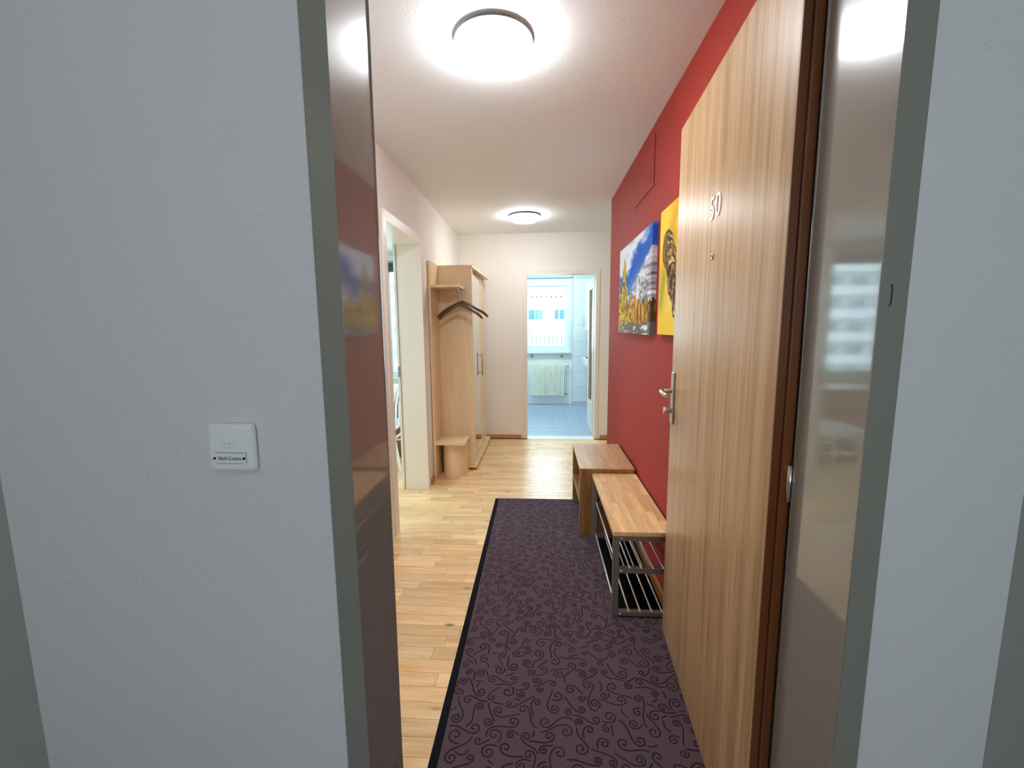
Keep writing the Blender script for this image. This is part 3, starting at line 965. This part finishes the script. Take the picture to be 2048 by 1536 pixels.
# hangers -----------------------------------------------------------------
def hanger(c, rz, label, wd=0.212, drop=0.0):
    """c: hook loop centre on the rail; plane of the hanger turned rz about Z"""
    e = root('coat_hanger', c, label, 'coat hanger', 'wooden hangers on the coat rack')
    Mx = Matrix.Translation(c) @ Matrix.Rotation(rz, 4, 'Z')
    bm = bmesh.new()
    n = 25
    rows = []
    for i in range(n):
        t = -1 + 2 * i / (n - 1)
        x = wd * t
        z = -0.098 - drop - 0.115 * abs(t) ** 1.28 - 0.012 * max(0, abs(t) - 0.8) * 5
        yv = 0.030 * t * t                            # shoulders bow forward
        hh = 0.036 - 0.006 * abs(t)
        th = 0.009 + 0.014 * abs(t) ** 1.5
        if abs(t) > 0.96:
            hh *= 0.72
        rows.append([bm.verts.new((x, yv + a * th, z + b * hh)) for a, b in ((-1, -0.42), (-0.55, -0.5), (0.55, -0.5), (1, -0.42), (1, 0.3), (0.6, 0.5), (-0.6, 0.5), (-1, 0.3))])
    for a, b in zip(rows, rows[1:]):
        for k in range(8):
            f = bm.faces.new((a[k], a[(k + 1) % 8], b[(k + 1) % 8], b[k]))
            f.smooth = True
    bm.faces.new(rows[0][::-1])
    bm.faces.new(rows[-1])
    bmesh.ops.transform(bm, matrix=Mx, verts=bm.verts)
    obj('shoulder_bar', bm, M_hanger, e)
    bm = bmesh.new()
    pts = [(0, 0, -0.085 - drop), (0, 0, -0.046)]
    for i in range(13):
        a = math.radians(-60 + 235 * i / 12)
        pts.append((0.017 * math.cos(a) - 0.003, 0, -0.010 + 0.019 * math.sin(a)))
    pts = pts[:2] + [(0.007, 0, -0.032)] + pts[2:]
    tube(bm, pts, 0.0024, 8)
    bmesh.ops.transform(bm, matrix=Mx, verts=bm.verts)
    obj('wire_hook', bm, M_chrome, e)
    return e


hanger((-0.700, 3.862, 1.7142), math.radians(-5), 'lighter brown wooden coat hanger, narrower and nearer one under the maple shelf', 0.197, 0.012)
hanger((-0.700, 3.985, 1.7142), math.radians(3), 'dark brown broad coat hanger, the one closer to the wardrobe side', 0.232, -0.006)

# ------------------------------------------------------------------ bench with shoe racks
bn = root('shoe_bench', (0.49, 2.36, 0), 'steel shoe bench with block wood seat against the red wall', 'bench')
bx0, bx1, by0, by1, bz = 0.347, 0.628, 1.945, 2.762, 0.442
top = obj('seat_board', box(bmesh.new(), (bx0, by0, bz - 0.021), (bx1, by1, bz - 0.0065), 0.001, 1), M_bench, bn)
rr = random.Random(11)
stw = (bx1 - bx0) / 7


def staves(x0, x1, y0, y1, z, nrow, lens, m, parent, rng, h=0.0062):
    wdt = (x1 - x0) / nrow
    for i in range(nrow):
        yy = y0
        first = True
        while yy < y1 - 1e-4:
            ln = rng.choice(lens) * (rng.uniform(0.35, 1) if first else 1)
            first = False
            e_ = min(y1, yy + ln)
            if y1 - e_ < 0.07:
                e_ = y1
            bm = bmesh.new()
            g = 0.00025
            box(bm, (x0 + i * wdt + g, yy + g, z), (x0 + (i + 1) * wdt - g, e_ - g, z + h), 0.0005, 1)
            obj('stave', bm, m, parent)
            yy = e_


staves(bx0, bx1, by0, by1, bz - 0.0064, 7, (0.26, 0.34, 0.42, 0.5), M_bench, top, rr)
for nm_, yy in (('end_frame', by0 + 0.004), ('end_frame', by1 - 0.034)):
    bm = bmesh.new()
    # flat bar frame: two legs and three rails as one welded piece
    xl0, xl1, xr0, xr1 = 0.350, 0.378, 0.596, 0.624
    us = [xl0, xl1, xr0, xr1]
    vs_ = [0.0066, 0.014, 0.034, 0.233, 0.258, 0.395, 0.4205]
    solid = lambda i, j: i in (0, 2) or j in (1, 3, 5)
    cache = {}
    def VV(i, j, k):
        if (i, j, k) not in cache:
            cache[i, j, k] = bm.verts.new((us[i], (yy, yy + 0.026)[k], vs_[j]))
        return cache[i, j, k]
    for i in range(3):
        for j in range(6):
            if not solid(i, j):
                continue
            for k in (0, 1):
                bm.faces.new([VV(i, j, k), VV(i + 1, j, k), VV(i + 1, j + 1, k), VV(i, j + 1, k)])
            for di, dj, e in ((-1, 0, ((i, j), (i, j + 1))), (1, 0, ((i + 1, j), (i + 1, j + 1))), (0, -1, ((i, j), (i + 1, j))), (0, 1, ((i, j + 1), (i + 1, j + 1)))):
                ni, nj = i + di, j + dj
                if not (0 <= ni < 3 and 0 <= nj < 6) or not solid(ni, nj):
                    bm.faces.new([VV(*e[0], 0), VV(*e[1], 0), VV(*e[1], 1), VV(*e[0], 1)])
    fr = obj(nm_, bm, M_metal, bn)
    for zz in (0.023, 0.245, 0.408):
        s = -1 if yy < 2.3 else 1
        yv = yy if s < 0 else yy + 0.026
        obj('screw', lathe(bmesh.new(), [(0, s * 0.003), (0.003, s * 0.0026), (0.0045, 0)], (0.388, yv, zz), 12, 'Y'), M_rod, fr)
for zz in (0.2605, 0.0405):
    for xx in (0.372, 0.430, 0.484, 0.539, 0.588):
        obj('shelf_rod', tube(bmesh.new(), [(xx, by0 + 0.006, zz - 0.003), (xx, by1 - 0.006, zz - 0.003)], 0.0042, 10), M_rod, bn)
mt = obj('shoe_tray', box(bmesh.new(), (0.386, 1.985, 0.0075), (0.612, 2.72, 0.0105), 0.001, 1), M_black)
tag(mt, 'flat black shoe tray on the rug under the steel bench', 'tray')

# ------------------------------------------------------------------ open wooden box shelf behind the bench
bs = root('box_shelf', (0.45, 3.07, 0), 'open brown wood box shelf between bench and alcove', 'shelf')
X0, X1, Ya, Yb, ZT = 0.268, 0.622, 2.768, 3.372, 0.473
Z_ = 0.0066
obj('side_panel', box(bmesh.new(), (X0, Ya, Z_), (X1, Ya + 0.022, ZT - 0.022), 0.0015, 1), M_boxwood, bs)
obj('side_panel', box(bmesh.new(), (X0, Yb - 0.022, Z_), (X1, Yb, ZT - 0.022), 0.0015, 1), M_boxwood, bs)
tp = obj('top_panel', box(bmesh.new(), (X0, Ya, ZT - 0.0218), (X1, Yb, ZT - 0.0064), 0.0015, 1), M_boxwood, bs)
staves(X0, X1, Ya, Yb, ZT - 0.0063, 8, (0.25, 0.33, 0.4), M_boxtop, tp, random.Random(5))
obj('shelf_board', box(bmesh.new(), (X0 + 0.002, Ya + 0.0225, 0.214), (X1 - 0.012, Yb - 0.0225, 0.234), 0.0015, 1), M_boxwood, bs)
obj('back_panel', box(bmesh.new(), (X1 - 0.011, Ya + 0.0225, Z_), (X1, Yb - 0.0225, ZT - 0.0222)), M_boxwood, bs)

# ------------------------------------------------------------------ rug
rg = root('runner_rug', (0.13, 2.18, 0), 'aubergine runner rug with dark swirls and black border', 'rug')
RX0, RX1, RY0, RY1 = -0.358, 0.610, 0.985, 3.385
obj('pile', box(bmesh.new(), (RX0 + 0.030, RY0, 0.0), (RX1, RY1, 0.0060), 0.002, 2), M_rug, rg)
obj('border', box(bmesh.new(), (RX0, RY0, 0.0), (RX0 + 0.0298, RY1, 0.0048), 0.002, 2), M_rugedge, rg)
rs = random.Random(21)
V_, F_ = [], []
cells = {}
centres = []
for _ in range(24000):
    p = (rs.uniform(RX0 + 0.045, RX1 - 0.015), rs.uniform(RY0 + 0.02, RY1 - 0.02))
    rad = rs.uniform(0.014, 0.026)
    key = (int(p[0] / 0.06), int(p[1] / 0.06))
    ok = True
    for dx in (-1, 0, 1):
        for dy in (-1, 0, 1):
            for q, r2 in cells.get((key[0] + dx, key[1] + dy), ()):
                if (p[0] - q[0]) ** 2 + (p[1] - q[1]) ** 2 < (rad + r2 + 0.012) ** 2:
                    ok = False
    if ok:
        cells.setdefault(key, []).append((p, rad))
        centres.append((p, rad))
occ = {}
def near(p, me, d=0.0085):
    kx, ky = int(p[0] / 0.01), int(p[1] / 0.01)
    for i in (-1, 0, 1):
        for j in (-1, 0, 1):
            for q, owner in occ.get((kx + i, ky + j), ()):
                if owner != me and (p[0] - q[0]) ** 2 + (p[1] - q[1]) ** 2 < d * d:
                    return True
    return False
def put(pts, me):
    for p in pts:
        occ.setdefault((int(p[0] / 0.01), int(p[1] / 0.01)), []).append((p, me))
inside = lambda q: RX0 + 0.034 < q[0] < RX1 - 0.003 and RY0 + 0.004 < q[1] < RY1 - 0.004
def ribbon(pts):
    base = len(V_)
    hw = rs.uniform(0.0024, 0.0031)
    for i, q in enumerate(pts):
        p0, p1 = pts[max(0, i - 1)], pts[min(len(pts) - 1, i + 1)]
        tx, ty = p1[0] - p0[0], p1[1] - p0[1]
        l_ = math.hypot(tx, ty) or 1
        nx, ny = -ty / l_, tx / l_
        k = hw * (0.6 if i in (0, len(pts) - 1) else 1)
        V_.extend([(q[0] + nx * k, q[1] + ny * k, 0.00625), (q[0] - nx * k, q[1] - ny * k, 0.00625)])
    for i in range(len(pts) - 1):
        b = base + 2 * i
        F_.append((b, b + 1, b + 3, b + 2))
def walk(p, ang, k0, k1, ln, me):
    out = []
    n2 = max(6, int(ln / 0.004))
    for i in range(n2):
        t = (i + 1) / n2
        ang += (k0 + (k1 - k0) * t) * ln / n2
        p = (p[0] + math.cos(ang) * ln / n2, p[1] + math.sin(ang) * ln / n2)
        if near(p, me) or not inside(p):
            break
        out.append(p)
    return out
spirals = []
for me, ((cx_, cy_), rad) in enumerate(centres):
    a0, hand = rs.uniform(0, 2 * math.pi), rs.choice((-1, 1))
    turns = rs.uniform(1.15, 1.6) * 2 * math.pi
    pts = []
    for i in range(24):
        t = i / 23
        r = rad * (0.12 + 0.88 * t)
        a = a0 + hand * turns * t
        pts.append((cx_ + r * math.cos(a), cy_ + r * math.sin(a)))
    put(pts, me)
    spirals.append((me, pts, hand, rad))
for me, pts, hand, rad in spirals:
    best = []
    ang = math.atan2(pts[-1][1] - pts[-2][1], pts[-1][0] - pts[-2][0])
    for k_ in range(7):
        cand = walk(pts[-1], ang, hand / rad * rs.uniform(0.2, 0.8), -hand * rs.uniform(10, 55), rs.uniform(0.05, 0.12), me)
        if len(cand) > len(best):
            best = cand
    put(best, me)
    ribbon(pts + best)
for k_ in range(1500):                               # loose commas in the gaps
    p = (rs.uniform(RX0 + 0.04, RX1 - 0.01), rs.uniform(RY0 + 0.01, RY1 - 0.01))
    me = 100000 + k_
    if near(p, me, 0.011):
        continue
    c_ = walk(p, rs.uniform(0, 6.28), rs.uniform(-60, 60), rs.uniform(-60, 60), rs.uniform(0.03, 0.07), me)
    if len(c_) >= 6:
        put(c_, me)
        ribbon([p] + c_)
sw = obj('swirl_pattern', (V_, [], F_), M_swirl, rg)
tag(sw, kind='stuff')

# ------------------------------------------------------------------ canvas pictures
def vnoise(u, v, sx, sy, seed, octs=4):
    rng = np.random.RandomState(seed)
    out = np.zeros_like(u)
    amp, tot = 1.0, 0.0
    for o in range(octs):
        gx, gy = int(sx * 2 ** o) + 2, int(sy * 2 ** o) + 2
        g = rng.rand(gy + 1, gx + 1)
        x = np.clip(u * sx * 2 ** o, 0, gx - 1.001)
        y = np.clip(v * sy * 2 ** o, 0, gy - 1.001)
        i, j = x.astype(int), y.astype(int)
        fx, fy_ = x - i, y - j
        fx, fy_ = fx * fx * (3 - 2 * fx), fy_ * fy_ * (3 - 2 * fy_)
        out += amp * ((g[j, i] * (1 - fx) + g[j, i + 1] * fx) * (1 - fy_) + (g[j + 1, i] * (1 - fx) + g[j + 1, i + 1] * fx) * fy_)
        tot += amp
        amp *= 0.55
    return out / tot


def mixc(a, b, t):
    return a * (1 - t[..., None]) + np.array(b)[None, None, :] * t[..., None]


def mixc_arr(a, b, t):
    return a * (1 - t[..., None]) + b * t[..., None]


def sstep(a, b, x):
    t = np.clip((x - a) / (b - a), 0, 1)
    return t * t * (3 - 2 * t)


def mountain(u, v):
    """autumn valley: clouds, blue sky, pale rock face, golden larches, stream"""
    c = np.zeros(u.shape + (3,)) + np.array((86, 140, 205.0))
    c = mixc(c, (30, 84, 176), sstep(0.75, 0.1, np.abs(v - 0.55 - 0.36 * u) * 3))
    n = vnoise(u, v, 3, 5, 1, 5)
    band = np.abs(v - (0.42 + 0.5 * u))            # clear diagonal strip between the clouds
    cl = sstep(0.33, 0.60, n + 0.9 * (band - 0.16)) * sstep(0.02, 0.12, v - 0.42 - 0.42 * u + 0.02)
    c = mixc(c, (226, 226, 236), cl)
    c = mixc(c, (168, 166, 186), cl * sstep(0.5, 0.75, vnoise(u, v, 6, 8, 2)) * 0.8)
    ridge = 0.40 + 0.40 * np.clip((u - 0.30) / 0.7, 0, 1) ** 0.9 + 0.05 * (vnoise(u, v * 0, 14, 1, 3) - 0.5)
    mt_ = (v < ridge) & (u > 0.26)
    rock = vnoise(u + 0.25 * v, v, 34, 36, 4, 3) * 0.6 + vnoise(u, v, 9, 9, 14, 3) * 0.4
    rc = np.array((214, 211, 220.0)) * np.clip(0.10 + 1.55 * rock[..., None], 0.25, 1.1)
    rc = mixc(rc, (70, 66, 60), sstep(0.55, 0.7, vnoise(u, v, 9, 12, 9)) * 0.7)
    c = np.where(mt_[..., None], rc, c)
    low = v < 0.335 + 0.07 * (vnoise(u, v * 0, 26, 1, 6, 3) - 0.5) * 3
    f = vnoise(u, v * 0.55, 56, 22, 5, 2)
    fc = mixc(np.zeros(u.shape + (3,)) + np.array((96, 66, 26.0)), (226, 160, 40), sstep(0.3, 0.68, f))
    fc = mixc(fc, (60, 56, 42), sstep(0.58, 0.72, vnoise(u, v, 5, 4, 15)) * 0.8)
    c = np.where(low[..., None], fc, c)
    # tall larch on the far side and a smaller one before it
    for (cu_, w0, zt, sd) in ((0.20, 0.20, 0.88, 7), (0.44, 0.12, 0.46, 8), (0.03, 0.09, 0.60, 12)):
        hw_ = w0 * np.clip((zt - v) / zt, 0, 1) ** 0.75 * (0.75 + 0.5 * vnoise(u * 0 + 0.5, v, 2, 26, sd, 2))
        tr = (np.abs(u - cu_) < hw_) & (v > 0.05)
        tn = vnoise(u, v, 44, 34, sd + 20, 2)
        tc = mixc(np.zeros(u.shape + (3,)) + np.array((118, 88, 26.0)), (222, 186, 66), sstep(0.3, 0.65, tn))
        c = np.where(tr[..., None], tc, c)
    w_ = v < 0.115 + 0.03 * (vnoise(u, v * 0, 8, 1, 33, 2) - 0.5)
    wn = vnoise(u, v, 12, 40, 10, 3)
    wc = mixc(np.zeros(u.shape + (3,)) + np.array((104, 100, 92.0)), (226, 226, 226), sstep(0.52, 0.68, wn))
    wc = mixc(wc, (150, 128, 82), sstep(0.6, 0.1, u) * 0.6)
    return np.where(w_[..., None], wc, c)


def pinecone(u, v):
    """yellow close-up with a brown scaly bud on a green twig"""
    c = np.zeros(u.shape + (3,)) + np.array((236, 196, 62.0))
    c = mixc(c, (206, 158, 40), sstep(0.4, 0.7, vnoise(u, v, 4, 2, 40, 3)))
    c = mixc(c, (246, 222, 128), sstep(0.55, 0.75, vnoise(u, v, 6, 3, 41, 3)))
    stem = sstep(0.075, 0.0, np.abs(u - 0.10 + 0.16 * (0.5 - v) + 0.02 * vnoise(u, v, 3, 6, 42))) * sstep(0.56, 0.44, v) * sstep(0.12, 0.30, v)
    c = mixc(c, (142, 152, 58), stem * 0.85)
    c = mixc(c, (226, 214, 170), sstep(0.10, 0.0, np.abs(u - 0.22)) * sstep(0.40, 0.30, v) * sstep(0.16, 0.26, v) * 0.6)
    for cu_, cv_, ru, rv, sd in ((0.17, 0.64, 0.105, 0.20, 43), (0.235, 0.44, 0.085, 0.20, 44), (0.30, 0.28, 0.07, 0.16, 47), (0.45, 0.5, 0.13, 0.26, 45), (0.72, 0.42, 0.12, 0.25, 46)):
        wob = (vnoise(u, v, 10, 8, sd, 4) - 0.5) * 1.5
        q = ((u - cu_ + (v - cv_) * 0.14) / ru) ** 2 + ((v - cv_) / rv) ** 2 + wob
        ring = np.sin(17 * np.sqrt(np.maximum(q, 0)) ** 0.8 + 14 * (v - cv_) + 16 * vnoise(u, v, 10, 9, sd + 9, 4))
        bc = mixc(np.zeros(u.shape + (3,)) + np.array((66, 46, 24.0)), (150, 116, 62), sstep(-0.2, 0.7, ring))
        bc = mixc(bc, (238, 220, 150), sstep(0.82, 0.98, ring) * sstep(0.4, 0.6, vnoise(u, v, 14, 10, sd + 3, 3)))
        c = mixc_arr(c, bc, sstep(1.0, 0.86, q))
    return c


M_print = bpy.data.materials.new('canvas_print')
M_print.use_nodes = True
pn = M_print.node_tree
at = pn.nodes.new('ShaderNodeAttribute')
at.attribute_name = 'print'
pb = pn.nodes['Principled BSDF']
pb.inputs['Roughness'].default_value = 0.7
pb.inputs['Specular IOR Level'].default_value = 0.15
pn.links.new(at.outputs['Color'], pb.inputs['Base Color'])


def canvas(name, label, ynear, yfar, z0, z1, painter, cat):
    e = root(name, (XR, (ynear + yfar) / 2, z0), label, cat, 'canvas prints on the red wall')
    xf, xb = 0.608, XR - 0.001
    nu, nv = 150, 110
    d = (xb - xf)
    wrap = 4
    uu = np.concatenate((np.linspace(-d, 0, wrap)[:-1], np.linspace(0, 1, nu) * (yfar - ynear), (yfar - ynear) + np.linspace(0, d, wrap)[1:]))
    vv = np.linspace(0, z1 - z0, nv)
    Wd = yfar - ynear
    U, Vv = np.meshgrid(uu, vv)
    Yc_ = yfar - np.clip(U, 0, Wd)
    Xc_ = xf + np.maximum(np.maximum(-U, U - Wd), 0)
    Zc_ = z0 + Vv
    verts = np.stack((Xc_, Yc_, Zc_), -1).reshape(-1, 3)
    uc = np.clip(np.abs(U), 0, 2 * Wd)
    uc = np.where(uc > Wd, 2 * Wd - uc, uc) / Wd
    colr = painter(uc, Vv / (z1 - z0)) / 255.0
    colr = np.where(colr <= 0.04045, colr / 12.92, ((colr + 0.055) / 1.055) ** 2.4) * 0.95
    n_ = len(uu)
    idx = np.arange(nv * n_).reshape(nv, n_)
    faces = np.stack((idx[:-1, :-1], idx[:-1, 1:], idx[1:, 1:], idx[1:, :-1]), -1).reshape(-1, 4)
    me = bpy.data.meshes.new('canvas_face')
    me.from_pydata(verts.tolist(), [], faces.tolist())
    ca = me.color_attributes.new('print', 'FLOAT_COLOR', 'POINT')
    ca.data.foreach_set('color', np.concatenate((colr, np.ones(colr.shape[:2] + (1,))), -1).reshape(-1).astype(np.float32))
    me.materials.append(M_print)
    o = bpy.data.objects.new('canvas_face', me)
    COL.objects.link(o)
    o.parent = e
    o.matrix_parent_inverse = world_inv(e)
    obj('stretcher_frame', box(bmesh.new(), (xf + 0.002, ynear + 0.0015, z0), (xb, yfar - 0.0015, z1)), M_boxwood, e)
    return e


canvas('canvas_picture', 'canvas print of golden larches and a pale mountain on the red wall', 2.443, 3.385, 1.348, 1.948, mountain, 'picture')
canvas('canvas_picture', 'yellow canvas print with a brown bud, half behind the entrance door', 1.345, 2.287, 1.355, 1.955, pinecone, 'picture')

# ------------------------------------------------------------------ side room: chair and sideboard
ch = root('dining_chair', (-1.5, 4.0, 0), 'white wooden dining chair seen through the side doorway', 'chair')
for sy, nm_ in ((3.93, 'rear_leg'), (4.31, 'rear_leg')):
    bm = bmesh.new()
    tube(bm, [(-1.318, sy, 0.0), (-1.345, sy, 0.16), (-1.372, sy, 0.33), (-1.385, sy, 0.46), (-1.388, sy, 0.56), (-1.378, sy, 0.68), (-1.352, sy, 0.80), (-1.335, sy, 0.86)],
         [0.013, 0.015, 0.017, 0.019, 0.018, 0.017, 0.016, 0.014], 10)
    obj(nm_, bm, M_chair, ch)
for sy in (3.94, 4.30):
    obj('front_leg', tube(bmesh.new(), [(-1.80, sy, 0.0), (-1.79, sy, 0.22), (-1.775, sy, 0.43)], [0.013, 0.017, 0.020], 10), M_chair, ch)
    obj('side_stretcher', tube(bmesh.new(), [(-1.358, sy, 0.25), (-1.78, sy, 0.25)], 0.011, 8), M_chair, ch)
obj('seat', box(bmesh.new(), (-1.82, 3.90, 0.435), (-1.355, 4.34, 0.468), 0.012, 3), M_chair, ch)
obj('apron', box(bmesh.new(), (-1.78, 3.935, 0.385), (-1.385, 3.96, 0.434), 0.004), M_chair, ch)
obj('front_stretcher', tube(bmesh.new(), [(-1.375, 3.94, 0.355), (-1.375, 4.30, 0.355)], 0.012, 8), M_chair, ch)
obj('top_rail', tube(bmesh.new(), [(-1.340, 3.935, 0.845), (-1.330, 4.12, 0.85), (-1.340, 4.305, 0.845)], 0.021, 10), M_chair, ch)
for k in range(3):
    obj('back_slat', tube(bmesh.new(), [(-1.382, 4.02 + 0.10 * k, 0.466), (-1.372, 4.02 + 0.10 * k, 0.66), (-1.340, 4.02 + 0.10 * k, 0.835)], 0.010, 8), M_chair, ch)
sb = root('sideboard', (-1.8, 4.7, 0), 'brown wooden sideboard behind the white chair in the side room', 'sideboard')
obj('body', box(bmesh.new(), (-2.30, 4.46, 0.05), (-1.22, 4.90, 0.725), 0.003), M_brown, sb)
obj('top', box(bmesh.new(), (-2.32, 4.44, 0.7255), (-1.20, 4.905, 0.752), 0.004), M_brown, sb)
for k in range(2):
    dd = obj('door', box(bmesh.new(), (-2.29 + 0.535 * k, 4.440, 0.07), (-2.29 + 0.53 + 0.535 * k, 4.4595, 0.715), 0.002), M_brown, sb)
    obj('knob', lathe(bmesh.new(), [(0, -0.022), (0.012, -0.02), (0.006, -0.008), (0.006, 0)], (-1.80 + 0.10 * k, 4.4398, 0.45), 12, 'Y'), M_alu, dd)
obj('plinth', box(bmesh.new(), (-2.28, 4.48, 0.0), (-1.24, 4.89, 0.0495)), M_brown, sb)

# ------------------------------------------------------------------ outside: buildings across the street
gr = obj('ground_outside', box(bmesh.new(), (-70, 9.5, -9.2), (60, 90, -9.0)), M_ground)
tag(gr, 'pale paved ground far below the windows outside', 'ground', None, 'structure')
ho = root('white_house', (0.5, 24, -9), 'white house with tiled eaves seen through the kitchen window', 'house')
obj('wall', box(bmesh.new(), (-5, 24.0, -8.98), (7, 31, 3.0)), M_facade, ho)
bm = bmesh.new()
prism(bm, [(23.6, 3.0), (31.4, 3.0), (27.5, 3.55)], lambda u, v: (-5.3, u, v), lambda u, v: (7.3, u, v))
obj('roof', bm, M_tileroof, ho)
for k in range(26):
    xx = -2.6 + 0.26 * k
    obj('eave_tile', tube(bmesh.new(), [(xx, 23.42, 2.86), (xx, 24.6, 3.16)], 0.11, 8), M_tileroof, ho)
for k in range(7):
    xx = -3.3 + 1.30 * k
    wv = obj('window', box(bmesh.new(), (xx, 23.95, 1.72), (xx + 0.98, 23.999, 2.36), 0.02, 1), M_facade, ho)
    for q in range(2):
        obj('pane', box(bmesh.new(), (xx + 0.06 + 0.45 * q, 23.94, 1.78), (xx + 0.46 + 0.45 * q, 23.949, 2.30)), M_facwin, wv)
obj('pilaster', box(bmesh.new(), (0.62, 23.85, 0.3), (0.84, 23.999, 2.85)), M_facade, ho)
ba = obj('balcony', box(bmesh.new(), (-4, 23.2, 0.35), (6, 23.999, 0.48), 0.02, 1), M_facade, ho)
for k in range(30):
    obj('baluster', tube(bmesh.new(), [(-3.0 + 0.22 * k, 23.26, 0.481), (-3.0 + 0.22 * k, 23.26, 0.98)], 0.03, 6), M_facwin, ba)
tw = root('apartment_block', (-20, 51, -9), 'tall white apartment block with balconies outside the side room window', 'building')
obj('wall', box(bmesh.new(), (-46, 51.5, -8.98), (-9, 62, 9.5)), M_facade, tw)
for k in range(7):
    z = -8.0 + 2.5 * k
    obj('parapet', box(bmesh.new(), (-45, 50.0, z), (-10, 50.15, z + 1.0), 0.02, 1), M_facade, tw)
    obj('balcony_slab', box(bmesh.new(), (-45, 50.151, z), (-10, 51.499, z + 0.18)), M_facade, tw)
    for q in range(12):
        xx = -44 + 2.85 * q
        wv = obj('window', box(bmesh.new(), (xx, 51.44, z + 0.5), (xx + 1.9, 51.499, z + 2.1), 0.02, 1), M_facade, tw)
        obj('pane', box(bmesh.new(), (xx + 0.1, 51.42, z + 0.6), (xx + 1.8, 51.439, z + 2.0)), M_towerwin, wv)
